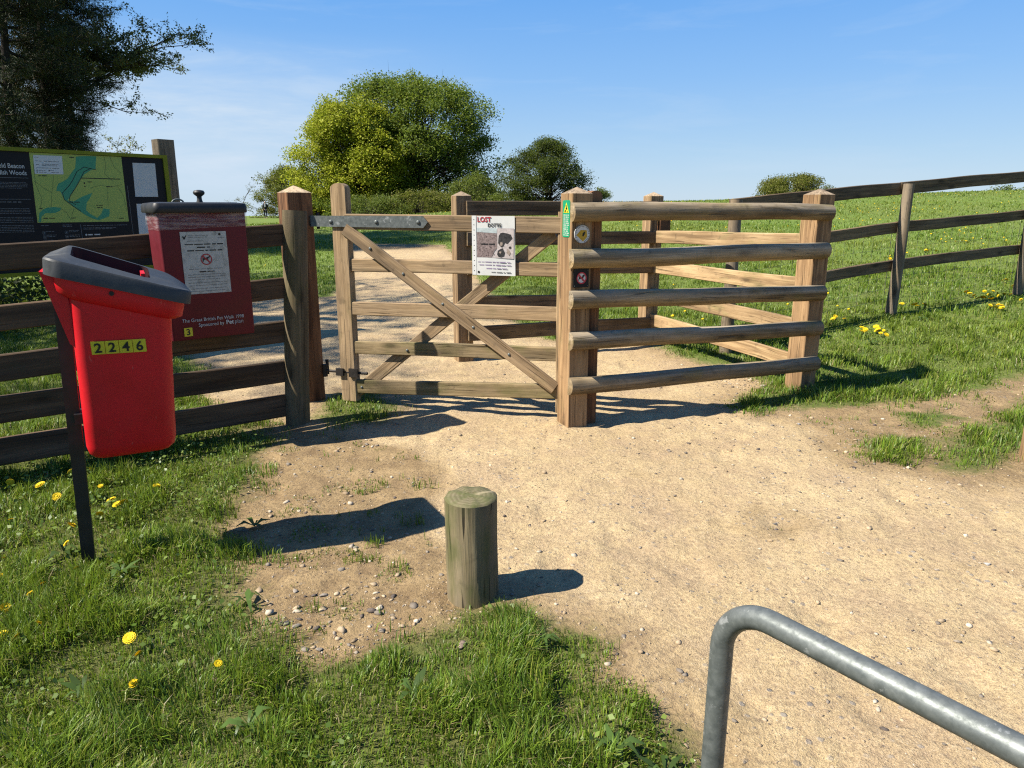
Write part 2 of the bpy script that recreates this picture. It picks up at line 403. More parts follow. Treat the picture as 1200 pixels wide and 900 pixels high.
def leafy(name, trans=0.35, rough=0.5, spec=0.35, tcol=(0.20, 0.32, 0.03)):
    m = Mat(name, rough, spec)
    c = m.attr("tint", "Color"); m.color(c)
    t = m.n("ShaderNodeBsdfTranslucent"); m.l(m.mix(1.0, m.mix(0.5, c, tcol), (ALB, ALB, ALB), 'MULTIPLY'), t.inputs[0])
    mx = m.n("ShaderNodeMixShader"); mx.inputs[0].default_value = trans
    m.l(m.b.outputs[0], mx.inputs[1]); m.l(t.outputs[0], mx.inputs[2]); m.l(mx.outputs[0], m.out.inputs[0])
    return m.m

def stone_mat():
    m = Mat("stone", 0.85, 0.3)
    p = m.pos(); r = m.attr("tint", "Color")
    n = m.noise(p, 70, 4, 0.6)
    m.color(m.mix(m.ramp(n, [(0.3, 0.0), (0.7, 0.6)]), r, m.mix(1.0, r, (0.55, 0.5, 0.45), 'MULTIPLY')))
    m.bump(n, 0.5, 0.003)
    return m.m

def galvanised():
    m = Mat("galvanised_steel", 0.55, 0.2)
    p = m.pos()
    a = m.noise(p, 38, 4, 0.6); b = m.voro(p, 55, "Color")
    sep = m.n("ShaderNodeSeparateColor"); m.l(b, sep.inputs[0])
    f = m.math('ADD', m.math('MULTIPLY', sep.outputs[0], 0.12), m.math('MULTIPLY', a, 0.88))
    c = m.ramp(f, [(0.25, (0.105, 0.118, 0.115)), (0.55, (0.175, 0.19, 0.182)), (0.8, (0.25, 0.265, 0.255))])
    c = m.mix(m.ramp(m.noise(p, 17, 5, 0.7), [(0.60, 0.0), (0.66, 0.8)]), c, (0.42, 0.43, 0.42))
    c = m.mix(m.ramp(m.noise(m.mapv(p, (1, 1, 0.4)), 26, 5, 0.7), [(0.30, 0.6), (0.40, 0.0)]), c, (0.105, 0.115, 0.11))
    m.color(c); m.b.inputs["Metallic"].default_value = 0.4
    m.roughness(m.ramp(m.noise(p, 60, 4, 0.7), [(0.3, 0.34), (0.7, 0.66)]))
    m.bump(m.noise(p, 90, 3), 0.15, 0.002)
    return m.m

W_FRESH = wood("fresh_sawn_timber", (0.52, 0.36, 0.20), (0.33, 0.205, 0.10), moss=0.16, grey=0.12)
W_GATE = wood("gate_timber", (0.49, 0.345, 0.195), (0.30, 0.195, 0.10), moss=0.22, grey=0.2, mosscol=(0.17, 0.145, 0.055))
W_GATELOW = wood("damp_gate_timber", (0.38, 0.28, 0.15), (0.20, 0.14, 0.065), moss=0.55, grey=0.2, mosscol=(0.15, 0.135, 0.045))
W_POST = wood("sawn_post_timber", (0.54, 0.355, 0.185), (0.34, 0.195, 0.09), moss=0.20, mosscol=(0.20, 0.165, 0.06), grey=0.05, crack=0.6)
W_RED = wood("red_brown_post_timber", (0.27, 0.135, 0.065), (0.145, 0.066, 0.031), moss=0.08, crack=0.5)
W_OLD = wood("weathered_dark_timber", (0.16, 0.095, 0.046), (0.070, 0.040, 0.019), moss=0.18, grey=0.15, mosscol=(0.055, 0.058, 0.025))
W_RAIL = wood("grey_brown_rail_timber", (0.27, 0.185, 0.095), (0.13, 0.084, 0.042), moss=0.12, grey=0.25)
W_LOG = wood("half_round_log_timber", (0.42, 0.30, 0.15), (0.215, 0.145, 0.066), moss=0.34, grey=0.22, mosscol=(0.21, 0.165, 0.045), sunlit_bleach=0.8)
W_ROUND = wood("round_post_timber", (0.28, 0.215, 0.14), (0.14, 0.105, 0.065), moss=0.25, grey=0.5)
W_HALF = wood("half_round_post_timber", (0.24, 0.185, 0.10), (0.115, 0.085, 0.042), moss=0.45, grey=0.2, mosscol=(0.10, 0.095, 0.03))
W_STUMP = wood("mossy_stump_timber", (0.36, 0.29, 0.165), (0.085, 0.066, 0.034), moss=0.50, grey=0.35, mosscol=(0.09, 0.105, 0.028), crack=0.9, knots=False)
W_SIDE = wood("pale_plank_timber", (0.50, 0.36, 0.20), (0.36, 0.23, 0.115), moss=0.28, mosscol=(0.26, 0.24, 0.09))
W_CAP = wood("sunlit_end_grain", (0.58, 0.45, 0.30), (0.42, 0.30, 0.18), moss=0.0, grey=0.15, crack=0.7, knots=False)  # post caps paler than their posts: sun from above put in the colour
GALV = galvanised()
M_RED = plain("red_plastic", (0.72, 0.006, 0.016), 0.45, 0.3, 0.12, 6.0, bump=0.12, dirt=0.30, dirtcol=(0.40, 0.03, 0.028), scuff=(0.80, 0.14, 0.12))
M_LID = plain("grey_lid_plastic", (0.050, 0.053, 0.055), 0.55, 0.3, 0.14, 8.0, bump=0.15, dirt=0.4, dirtcol=(0.13, 0.125, 0.11), scuff=(0.14, 0.14, 0.13))
M_MAROON = plain("maroon_plastic", (0.14, 0.009, 0.018), 0.55, 0.25, 0.14, 7.0, bump=0.08, dirt=0.25, dirtcol=(0.10, 0.022, 0.022))
M_BLACKP = plain("black_plastic", (0.024, 0.025, 0.027), 0.55, 0.3, 0.2, 12.0, bump=0.1, dirt=0.2)
M_IRON = plain("black_painted_steel", (0.018, 0.017, 0.019), 0.45, 0.4, 0.25, 15.0, bump=0.1, dirt=0.35, dirtcol=(0.05, 0.035, 0.025))
M_RUST = plain("dark_iron", (0.045, 0.038, 0.033), 0.6, 0.4, 0.3, 30.0, metal=0.5, bump=0.3)
M_YELLOW = plain("yellow_plate", (0.72, 0.62, 0.02), 0.4, 0.4, 0.06, 12.0, dirt=0.15)
M_INK = plain("black_ink", (0.012, 0.012, 0.012), 0.5, 0.3, 0.1)
M_WHITE = plain("white_plate", (0.72, 0.72, 0.69), 0.45, 0.4, 0.05, 12.0, dirt=0.1)
M_PAPER = plain("paper", (0.66, 0.66, 0.63), 0.7, 0.2, 0.05, 12.0)
M_NOTICE = plain("stained_paper", (0.56, 0.55, 0.49), 0.6, 0.25, 0.08, 18.0, dirt=0.75, dirtcol=(0.20, 0.19, 0.14))
M_PALEINK = plain("white_lettering", (0.62, 0.60, 0.57), 0.5, 0.3, 0.08)
M_GREYINK = plain("grey_lettering", (0.20, 0.20, 0.20), 0.5, 0.3, 0.1)
M_REDINK = plain("red_ink", (0.42, 0.02, 0.035), 0.5, 0.3, 0.1)
M_BLUEINK = plain("violet_ink", (0.30, 0.24, 0.36), 0.5, 0.3, 0.1)
M_BOARD = plain("black_board", (0.014, 0.013, 0.014), 0.6, 0.2, 0.15, 6.0)
M_LIME = plain("lime_frame", (0.24, 0.25, 0.010), 0.55, 0.2, 0.1, 6.0)
M_MAPG = plain("map_lime", (0.42, 0.50, 0.10), 0.45, 0.35, 0.05, 9.0)
M_TEAL = plain("map_teal", (0.055, 0.33, 0.17), 0.45, 0.35, 0.06, 9.0)
M_MAPL = plain("map_line", (0.16, 0.22, 0.06), 0.5, 0.3, 0.1)
M_GREENSIGN = plain("green_sign", (0.010, 0.30, 0.14), 0.4, 0.4, 0.06, 12.0)
M_OCHRE = plain("ochre_arrow", (0.60, 0.36, 0.015), 0.4, 0.4, 0.06, 12.0)
M_BAG = None
def bag_mat():
    m = Mat("clear_bin_liner", 0.28, 0.5); m.color((0.75, 0.70, 0.70))
    t = m.n("ShaderNodeBsdfTransparent"); t.inputs[0].default_value = (0.95, 0.92, 0.92, 1)
    mx = m.n("ShaderNodeMixShader")
    f = m.ramp(m.noise(m.mapv(m.pos(), (3, 3, 22)), 3.0, 4, 0.6), [(0.42, 0.06), (0.75, 0.38)])
    m.l(f, mx.inputs[0]); m.l(t.outputs[0], mx.inputs[1]); m.l(m.b.outputs[0], mx.inputs[2]); m.l(mx.outputs[0], m.out.inputs[0])
    m.bump(m.noise(m.mapv(m.pos(), (6, 6, 40)), 2.0, 3), 0.6, 0.01)
    return m.m
M_BAG = bag_mat()
M_GRASS = leafy("grass_blades", 0.38, 0.45, 0.32, (0.26, 0.34, 0.03))
M_LEAF = leafy("tree_leaves", 0.42, 0.6, 0.2, (0.26, 0.34, 0.03))
M_NEEDLE = leafy("pine_needles", 0.12, 0.6, 0.25, (0.08, 0.12, 0.02))
M_PETAL = plain("dandelion_petals", (0.80, 0.56, 0.008), 0.7, 0.2, 0.15, 200.0)
M_STEM = plain("dandelion_stem", (0.15, 0.20, 0.05), 0.6, 0.3, 0.1)
M_STONE = stone_mat()
M_BARK = plain("bark", (0.060, 0.047, 0.036), 0.9, 0.15, 0.35, 9.0, bump=0.6)
M_BARKD = plain("dark_bark", (0.038, 0.030, 0.024), 0.9, 0.15, 0.35, 9.0, bump=0.6)
M_WIRE = plain("fence_wire", (0.10, 0.10, 0.095), 0.5, 0.4, 0.2, metal=0.7)

# ------------------------------------------------------------------ timber
def rect(w, h, c=0.006, k=1):
    """rounded rectangle in (y,z), centred"""
    a, b = w/2, h/2; P = []
    for sy, sz, a0 in ((1, 1, 0), (-1, 1, 90), (-1, -1, 180), (1, -1, 270)):
        for i in range(k+1):
            t = R(a0 + 90*i/k)
            P.append((sy*(a-c)+c*math.cos(t), sz*(b-c)+c*math.sin(t)))
    return P
def disc(r, n=20): return [(r*math.cos(2*math.pi*i/n), r*math.sin(2*math.pi*i/n)) for i in range(n)]
def dsec(hh, depth, n=14):
    P = [(-depth*math.sin(math.pi*i/n)**0.72, -hh*math.cos(math.pi*i/n)) for i in range(n+1)]
    return P
def timber(L, sec, seg=8, wob=0.003, seed=0, top=None, capmat=0, taper=0.0, flare=None):
    rr = random.Random(seed)
    m = MB(); rings = []
    ph = [rr.uniform(0, 6.28) for _ in range(6)]
    n = len(sec)
    for i in range(seg+1):
        x = L*i/seg
        oy = wob*(math.sin(x*2.1+ph[0])+0.5*math.sin(x*5.3+ph[1])); oz = wob*(math.sin(x*1.7+ph[2])+0.5*math.sin(x*4.7+ph[3]))
        s = 1-taper*i/seg
        ring = []
        for j, (y, z) in enumerate(sec):
            k = 1+wob*1.6*math.sin(j*2.4+x*6+ph[4])*(0.5 if n < 10 else 1)
            ring.append((x, y*s*k+oy, z*s*k+oz))
        rings.append(ring)
    if top == 'round':          # weathered, gently rounded top for a post
        last = rings[-1]; cy = sum(p[1] for p in last)/n; cz = sum(p[2] for p in last)/n
        for f, dx in ((0.92, 0.012), (0.74, 0.026), (0.42, 0.036)):
            rings.append([(L+dx, cy+(p[1]-cy)*(f if True else 1), cz+(p[2]-cz)*f) for p in last])
    if top == 'arch':           # rounded across local z only
        last = rings[-1]; cz = sum(p[2] for p in last)/n
        h = max(abs(p[2]-cz) for p in last)
        for a in (25, 48, 68, 84):
            rings.append([(L+h*0.62*math.sin(R(a)), p[1], cz+(p[2]-cz)*math.cos(R(a))) for p in last])
    m.loft(rings, 0, True, top != 'pyramid')
    if top == 'pyramid':
        last = rings[-1]; b = len(m.v)
        cy = sum(p[1] for p in last)/n; cz = sum(p[2] for p in last)/n
        h = max(abs(p[1]-cy) for p in last)
        m.add(last + [(L+h*0.56, cy, cz)], [(j, (j+1) % n, n) for j in range(n)], capmat)
    return m

def up_frame(x, y, z, d):      # for posts: local X up, local Z along d (horizontal)
    return frame((x, y, z), (0, 0, 1), (d[0], d[1], 0))
def bolt(parent, p, nrm, r=0.011, mat=None, name="bolt"):
    """coach-bolt head facing along nrm"""
    m = MB(); n = 12
    rings = [[(s*math.cos(2*math.pi*k/n), s*math.sin(2*math.pi*k/n), h) for k in range(n)] for s, h in ((r, 0), (r, r*0.25), (r*0.75, r*0.55), (r*0.3, r*0.68))]
    m.loft(rings)
    nr = Vector(nrm).normalized()
    return m.build(name, mat or GALV, parent, frame(p, nr.orthogonal(), nr), 40)

seedc = [100]
def ns():
    seedc[0] += 7; return seedc[0]
def gz(x, y): return float(height(np.array([x]), np.array([y]))[0])

# ------------------------------------------------------------------ text and flat print
def flat_frame(o, d):          # local X along d, local Z up, front faces -Y
    return frame(o, (d[0], d[1], 0), (0, 0, 1))
def text_part(name, body, mat, parent, F, x, z, size, align='LEFT', off=0.002, bold=0.0, shear=0.0, label=None, thick=0.0006, sx=1.0, rot=0.0):
    cu = bpy.data.curves.new(name, 'FONT'); cu.body = body; cu.size = size; cu.align_x = align
    cu.offset = bold; cu.shear = shear; cu.extrude = thick; cu.resolution_u = 3
    t = bpy.data.objects.new("tmp_text", cu); COL.objects.link(t)
    bpy.context.view_layer.update()
    me = bpy.data.meshes.new_from_object(t.evaluated_get(bpy.context.evaluated_depsgraph_get()))
    bpy.data.objects.remove(t); bpy.data.curves.remove(cu)
    me.materials.clear()
    W = F @ Matrix.Translation((x, -off, z)) @ Matrix.Rotation(rot, 4, 'Y') @ Matrix.Rotation(R(90), 4, 'X') @ Matrix.Diagonal((sx, 1, 1, 1))
    me.transform(W.to_3x3().to_4x4()); W2 = Matrix.Translation(W.translation)
    return link(name, me, mat, parent, W2, label)
def dashes(name, mat, parent, F, rows, off=0.002, h=0.004, seed=1):
    """rows: (x0, x1, z) printed lines too small to read"""
    blocks = []
    for row in rows:
        for bl in blocks:
            if abs(bl[-1][2]-row[2]) < 0.0165 and bl[-1][0] < row[1] and row[0] < bl[-1][1]: bl.append(row); break
        else: blocks.append([row])
    if len(blocks) > 1:
        for i, bl in enumerate(blocks): o = dashes(name, mat, parent, F, bl, off, h, seed+i)
        return o
    rr = random.Random(seed); m = MB()
    for x0, x1, z in rows:
        x = x0
        while x < x1 - h:
            w = min(rr.uniform(1.2, 4.2)*h, x1-x)
            hh = h*rr.uniform(0.42, 0.62)
            m.box((x, -off-0.0004, z-hh/2), (x+w, -off, z+hh/2)); x += w+h*rr.uniform(0.4, 0.8)
    return m.build(name, mat, parent, F)
def shape(name, mat, parent, F, pts, off, thick=0.0006, label=None):
    return MB().prism(pts, -off, -off-thick).build(name, mat, parent, F, None, label)
def circ(cx, cz, r, n=28, a0=0): return [(cx+r*math.cos(2*math.pi*i/n+a0), cz+r*math.sin(2*math.pi*i/n+a0)) for i in range(n)]
def ring_mesh(cx, cz, r0, r1, off, th=0.0006, n=32):
    m = MB(); v = []; f = []
    for i in range(n):
        c, s = math.cos(2*math.pi*i/n), math.sin(2*math.pi*i/n)
        v += [(cx+r0*c, -off-th, cz+r0*s), (cx+r1*c, -off-th, cz+r1*s)]
    for i in range(n):
        k = (i+1) % n; f.append((2*i, 2*i+1, 2*k+1, 2*k))
    return m.add(v, f)
def strip(pts, w):
    """outline of a thin poly-line"""
    L = []; Rr = []
    for i, p in enumerate(pts):
        a = pts[max(0, i-1)]; b = pts[min(len(pts)-1, i+1)]
        dx, dz = b[0]-a[0], b[1]-a[1]; l = math.hypot(dx, dz) or 1
        L.append((p[0]-dz/l*w/2, p[1]+dx/l*w/2)); Rr.append((p[0]+dz/l*w/2, p[1]-dx/l*w/2))
    return L + Rr[::-1]

# ------------------------------------------------------------------ ground and path
def build_ground():
    a_f = np.linspace(-66, 66, 640); a_r = np.linspace(66, 294, 120)[1:-1]
    ang = np.radians(np.concatenate([a_f, a_r]))
    ra = 0.35*(1.0115**np.arange(0, 284)); rad = np.concatenate([[0.0], ra, ra[-1]*1.0225**np.arange(1, 290)])
    rad = rad[rad < 4200]
    na = len(ang)
    X = np.outer(rad[1:], np.sin(ang)).ravel(); Y = np.outer(rad[1:], np.cos(ang)).ravel()
    X = np.concatenate([[0.0], X]); Y = np.concatenate([[0.0], Y])
    Z = height(X, Y); sd = np.clip(sd_grass(X, Y), -3, 3); so = soil_mask(X, Y)
    nr = len(rad)-1
    i = np.arange(nr-1)[:, None]*na + 1; j = np.arange(na)[None, :]; k = (j+1) % na
    quads = np.stack([i+j, i+na+j, i+na+k, i+k], -1).reshape(-1, 4)
    tris = np.stack([np.zeros(na, int), 1+np.arange(na), 1+(np.arange(na)+1) % na], -1)
    P = np.stack([X, Y, Z], 1)
    qs = sd[quads].mean(1)
    gm = ground_material()
    for name, sel, st in (("ground", qs >= 0, None), ("path", qs < 0, tris)):
        q = quads[sel]; used = np.unique(np.concatenate([q.ravel(), st.ravel()]) if st is not None else q)
        mp = np.full(len(P), -1); mp[used] = np.arange(len(used))
        me = np_mesh(name, P[used], mp[q], None if st is None else mp[st], smooth=True)
        for an, arr in (("grass_sd", sd), ("soil", so)):
            a = me.attributes.new(an, 'FLOAT', 'POINT'); a.data.foreach_set("value", arr[used].astype(np.float32))
        tag(link(name, me, gm), kind="structure")
build_ground()

# ------------------------------------------------------------------ grass
def make_blades(x, y, z, length, width, lean, azim, facing, tint):
    """five-vertex bent blades -> verts, quads, tris, colours"""
    n = len(x)
    ca, sa = np.cos(azim), np.sin(azim); fx, fy = np.cos(facing), np.sin(facing)
    h1 = length*0.55; l1 = length*0.55*np.sin(lean*0.5); u1 = h1*np.cos(lean*0.5)
    l2 = l1+length*0.45*np.sin(lean*1.5); u2 = u1+length*0.45*np.cos(np.minimum(lean*1.5, 1.9))
    w = width/2
    V = np.empty((n, 5, 3))
    V[:, 0] = np.stack([x-fx*w, y-fy*w, z-0.01], 1); V[:, 1] = np.stack([x+fx*w, y+fy*w, z-0.01], 1)
    mx, my = x+ca*l1, y+sa*l1
    V[:, 2] = np.stack([mx+fx*w*0.8, my+fy*w*0.8, z+u1], 1); V[:, 3] = np.stack([mx-fx*w*0.8, my-fy*w*0.8, z+u1], 1)
    V[:, 4] = np.stack([x+ca*l2, y+sa*l2, z+u2], 1)
    b = np.arange(n)[:, None]*5
    Q = b+np.array([0, 1, 2, 3]); T = b+np.array([3, 2, 4])
    C = np.repeat(tint[:, None, :], 5, 1)
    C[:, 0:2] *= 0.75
    return V.reshape(-1, 3), Q, T, C.reshape(-1, 3)

def grass():
    VV = []; QQ = []; TT = []; CC = []; off = 0
    bands = [(1.15, 2.2, 19000, 58), (2.2, 3.2, 16500, 56), (3.2, 4.6, 10500, 54), (4.6, 6.5, 4800, 52), (6.5, 9.5, 2600, 50), (9.5, 14, 1100, 48), (14, 22, 330, 46), (22, 34, 110, 45), (34, 44, 60, 45)]
    for r0, r1, rho, half in bands:
        A = math.radians(2*half)/2*(r1*r1-r0*r0); N = int(A*rho)
        rr = np.sqrt(RNG.uniform(r0*r0, r1*r1, N)); th = np.radians(RNG.uniform(-half, half, N))
        x, y = rr*np.sin(th), rr*np.cos(th)
        sd = sd_grass(x, y)
        clump = fbm(x, y, 5.0, 3, 40); cl2 = fbm(x, y, 1.3, 3, 41)
        e = sd + (fbm(x, y, 4.0, 3, 44)-0.5)*0.36 + (fbm(x, y, 22, 2, 45)-0.5)*0.16
        prob = sst(-0.06, 0.16, e)*(0.90+0.10*sst(0.30, 0.52, cl2*0.6+clump*0.4))
        # stray sprigs on the bare soil
        so = soil_mask(x, y)
        prob = np.maximum(prob, 0.42*sst(0.55, 0.85, so)*sst(0.55, 0.67, fbm(x, y, 6.5, 3, 47))*(rr < 9))
        k = RNG.uniform(0, 1, N) < prob
        x, y, rr, clump, cl2, sd, e = x[k], y[k], rr[k], clump[k], cl2[k], sd[k], e[k]; n = len(x)
        z = height(x, y)
        far = sst(5, 12, rr)
        tuft = sst(0.42, 0.68, clump)
        ln = (0.022+0.046*tuft*RNG.uniform(0.45, 1.2, n)+0.018*RNG.uniform(0, 1, n))*(0.55+0.55*sst(-0.05, 0.25, e))
        ln = ln*(1-far*0.10)*(1+0.08*(rr < 3.2))*(0.75+0.5*sst(0.35, 0.62, clump))
        w = (0.0022+0.0022*RNG.uniform(0, 1, n))*(1+np.maximum(rr-2.5, 0)*0.19)
        lean = np.abs(RNG.normal(0.55, 0.38, n)); az = RNG.uniform(0, 6.283, n)
        az = np.where(RNG.uniform(0, 1, n) < 0.5, fbm(x, y, 3.5, 2, 50)*12.6, az)
        fc = az+1.571+RNG.normal(0, 0.6, n)
        t = RNG.uniform(0, 1, n)
        base = np.array([0.088, 0.170, 0.010]); lite = np.array([0.255, 0.380, 0.032]); yell = np.array([0.32, 0.35, 0.055]); blu = np.array([0.080, 0.175, 0.032]); straw = np.array([0.36, 0.29, 0.14])
        c = base+(lite-base)*t[:, None]
        pz = sst(0.40, 0.65, cl2)[:, None]
        c = c*(1-0.45*pz)+(blu+(lite-blu)*t[:, None]*0.6)*0.45*pz
        s2 = RNG.uniform(0, 1, n)
        c = np.where((s2 < 0.14)[:, None], yell, c); c = np.where((s2 > 0.935+0.05*far)[:, None], straw, c); lean = np.where(s2 > 0.935, lean+0.6, lean)
        c = c*(1+RNG.uniform(-0.25, 0.25, n)*(1-0.6*far))[:, None]
        ye = (sst(0.42, 0.70, fbm(x, y, 0.28, 4, 55))*0.60*far)[:, None]
        c = c*(1-ye)+yell*ye
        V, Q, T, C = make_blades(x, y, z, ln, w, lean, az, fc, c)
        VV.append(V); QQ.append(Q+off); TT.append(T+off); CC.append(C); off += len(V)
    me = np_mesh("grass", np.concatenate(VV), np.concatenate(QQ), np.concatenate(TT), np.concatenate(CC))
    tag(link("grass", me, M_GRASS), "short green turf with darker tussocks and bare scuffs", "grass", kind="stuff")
grass()

def leaf_quads(c, nrm_up, size, aspect, rng, tint):
    """rhombic leaves: centres c, random orientation biased to normal up by nrm_up"""
    n = len(c)
    nn = rng.normal(0, 1, (n, 3)); nn[:, 2] = np.abs(nn[:, 2])+nrm_up; nn /= np.linalg.norm(nn, axis=1)[:, None]
    a = rng.normal(0, 1, (n, 3)); a -= nn*(a*nn).sum(1)[:, None]; a /= np.linalg.norm(a, axis=1)[:, None]+1e-9
    b = np.cross(nn, a); s = np.asarray(size).reshape(-1, 1)/2
    V = np.stack([c-a*s, c+b*s*aspect+a*s*0.15, c+a*s, c-b*s*aspect+a*s*0.15], 1)
    Q = np.arange(n)[:, None]*4+np.arange(4)
    C = np.repeat(np.asarray(tint)[:, None, :], 4, 1)
    return V.reshape(-1, 3), Q, C.reshape(-1, 3)

def weeds():
    """low broad-leaved plants growing through the turf"""
    N = 26000
    rr = np.sqrt(RNG.uniform(1.2**2, 5.2**2, N)); th = np.radians(RNG.uniform(-56, 30, N))
    x, y = rr*np.sin(th), rr*np.cos(th)
    sd = sd_grass(x, y); f = fbm(x, y, 1.6, 3, 60)
    west = sst(-0.6, -2.0, x)
    k = (sd > 0.05) & (RNG.uniform(0, 1, N) < sst(0.50, 0.66, f)*0.55+0.55*west)
    x, y = x[k], y[k]; n = len(x)
    c = np.stack([x, y, height(x, y)+RNG.uniform(0.015, 0.06, n)], 1)
    g = RNG.uniform(0, 1, n)[:, None]
    tint = np.array([0.105, 0.185, 0.024])*(1-g)+np.array([0.260, 0.350, 0.070])*g
    V, Q, C = leaf_quads(c, 0.9, RNG.uniform(0.010, 0.026, n), 0.75, RNG, tint)
    # larger rosette leaves (plantain, dandelion)
    ros = [(-1.72, 2.02), (-1.30, 1.86), (-0.98, 2.36), (-1.55, 2.55), (-0.30, 1.85), (-0.75, 1.72), (0.10, 2.10), (0.28, 1.62), (-2.1, 3.3), (-1.2, 3.05), (-1.9, 2.75), (-2.45, 3.5), (0.40, 1.55), (-1.66, 1.80), (3.6, 7.0), (4.1, 7.1), (4.6, 7.9), (3.3, 6.6), (3.9, 6.4), (5.0, 8.3), (1.3, 5.9)]
    vs = [V]; qs = [Q]; cs = [C]; off = len(V)
    for (rx, ry) in ros:
        z0 = gz(rx, ry)
        m = random.randint(6, 10)
        for i in range(m):
            a = 6.283*i/m+random.uniform(-0.3, 0.3); L = random.uniform(0.04, 0.085); w = L*random.uniform(0.20, 0.34)
            d = np.array([math.cos(a), math.sin(a)]); p = np.array([-d[1], d[0]])
            h0, h1, h2 = 0.015, random.uniform(0.03, 0.06), random.uniform(0.01, 0.05)
            b = np.array([rx, ry])
            pts = [(*(b-p*w*0.15), z0+h0), (*(b+p*w*0.15), z0+h0), (*(b+d*L*0.55+p*w*0.5), z0+h1), (*(b+d*L*0.55-p*w*0.5), z0+h1), (*(b+d*L+p*w*0.12), z0+h2), (*(b+d*L-p*w*0.12), z0+h2)]
            vs.append(np.array(pts)); qs.append(np.array([[0, 1, 2, 3], [3, 2, 4, 5]])+off); off += 6
            cs.append(np.tile(np.array([0.085, 0.145, 0.030])*random.uniform(0.7, 1.5), (6, 1)))
    me = np_mesh("ground_weeds", np.concatenate(vs), np.concatenate(qs), None, np.concatenate(cs))
    tag(link("ground_weeds", me, M_GRASS), "small broad leaved weeds growing through the turf", "weeds", kind="stuff")
weeds()

# ------------------------------------------------------------------ gravel, stones, dandelions
def ico(sub=1):
    bm = bmesh.new(); bmesh.ops.create_icosphere(bm, subdivisions=sub, radius=1)
    v = np.array([p.co[:] for p in bm.verts]); f = np.array([[q.index for q in p.verts] for p in bm.faces]); bm.free()
    return v, f
def gravel():
    v0, f0 = ico(1)
    N = 110000
    rr = RNG.uniform(1.2, 9.0, N); th = np.radians(RNG.uniform(-52, 52, N))
    x, y = rr*np.sin(th), rr*np.cos(th)
    sd = sd_grass(x, y); so = soil_mask(x, y); f = fbm(x, y, 1.4, 3, 80)
    chamber = sst(0.5, 0.1, np.hypot(x-2.0, y-5.9))
    near = sst(9, 3, rr)
    pr = (sd < 0.03)*(0.14+0.20*so+0.35*sst(0.48, 0.68, f)+0.9*chamber)*(0.35+0.65*near)
    k = RNG.uniform(0, 1, N) < pr
    x, y, so, ch = x[k], y[k], so[k], chamber[k]; n = len(x)
    s = (0.0014+0.0024*RNG.power(0.5, n)**2+0.009*RNG.uniform(0, 1, n)**14)*(1+0.8*so*RNG.uniform(0, 1, n)**3+1.6*ch)*1.1
    V = np.repeat(v0[None], n, 0)*(1+RNG.normal(0, 0.26, (n, len(v0), 1)))
    V[:, :, 2] *= RNG.uniform(0.35, 0.75, (n, 1))
    a = RNG.uniform(0, 6.28, n); c_, s_ = np.cos(a)[:, None], np.sin(a)[:, None]
    V[:, :, 0] *= RNG.uniform(0.8, 1.6, (n, 1))
    X = V[:, :, 0]*c_-V[:, :, 1]*s_; Y = V[:, :, 0]*s_+V[:, :, 1]*c_
    V[:, :, 0] = X*s[:, None]+x[:, None]; V[:, :, 1] = Y*s[:, None]+y[:, None]
    V[:, :, 2] = V[:, :, 2]*s[:, None]+(height(x, y)+s*0.15)[:, None]
    T = f0[None]+(np.arange(n)*len(v0))[:, None, None]
    pal = np.array([[0.52, 0.40, 0.26], [0.42, 0.31, 0.19], [0.26, 0.22, 0.175], [0.38, 0.32, 0.25], [0.62, 0.53, 0.40], [0.15, 0.12, 0.10]])
    c = pal[RNG.choice(6, n, p=[0.26, 0.20, 0.17, 0.14, 0.13, 0.10])]*RNG.uniform(0.75, 1.2, n)[:, None]
    me = np_mesh("gravel", V.reshape(-1, 3), None, T.reshape(-1, 3), np.repeat(c[:, None], len(v0), 1).reshape(-1, 3))
    tag(link("gravel", me, M_STONE), "loose small stones scattered over the sandy path", "gravel", kind="stuff")
gravel()

def stones():
    v0, f0 = ico(2)
    lab = {0: "whitish stone in the grass near the foot of the red bin", 10: "flat brownish stone in the grass in front of the wooden stump",
           12: "grey stone on the trodden soil near the right end of the log railing", 16: "small stone on the path at the foot of the gate's closing post",
           13: "pale stone lying alone on the sandy path at the far right", 14: "small grey stone on the sand between the railing and the stump",
           15: "dark stone on the damp worn patch of the sandy path", 20: "brown pebble on the sand beside the worn patch"}
    for i, (x, y, r) in enumerate(STONES):
        rr = np.random.default_rng(500+i)
        v = v0.copy(); 
        for _ in range(9):
            d = rr.normal(0, 1, 3); d /= np.linalg.norm(d); lim = rr.uniform(0.40, 0.72)
            p = v@d; v = v-np.outer(np.maximum(p-lim, 0), d)
        v = v*(1+rr.normal(0, 0.03, (len(v), 1)))*np.array([rr.uniform(0.9, 1.4), rr.uniform(0.7, 1.0), rr.uniform(0.45, 0.65)])
        s = r*0.55
        a = rr.uniform(0, 6.28); ca, sa = math.cos(a), math.sin(a)
        v = np.stack([v[:, 0]*ca-v[:, 1]*sa, v[:, 0]*sa+v[:, 1]*ca, v[:, 2]], 1)*s
        col = {0: (0.62, 0.59, 0.52), 10: (0.36, 0.27, 0.20), 12: (0.36, 0.35, 0.34), 13: (0.60, 0.58, 0.54), 15: (0.16, 0.15, 0.14)}.get(i)
        if col is None: col = [(0.52, 0.42, 0.28), (0.36, 0.31, 0.25), (0.58, 0.50, 0.38), (0.30, 0.26, 0.21)][i % 4]
        me = np_mesh("stone", v, None, f0, np.tile(np.array(col), (len(v), 1)))
        o = link("stone", me, M_STONE, None, Matrix.Translation((x, y, gz(x, y)+s*0.22)))
        if i in lab: tag(o, lab[i], "stone", "loose stones")
        else: tag(o, "small stone on the bare brown soil between red bin and wooden stump", "stone", "stones on the bare soil")
stones()

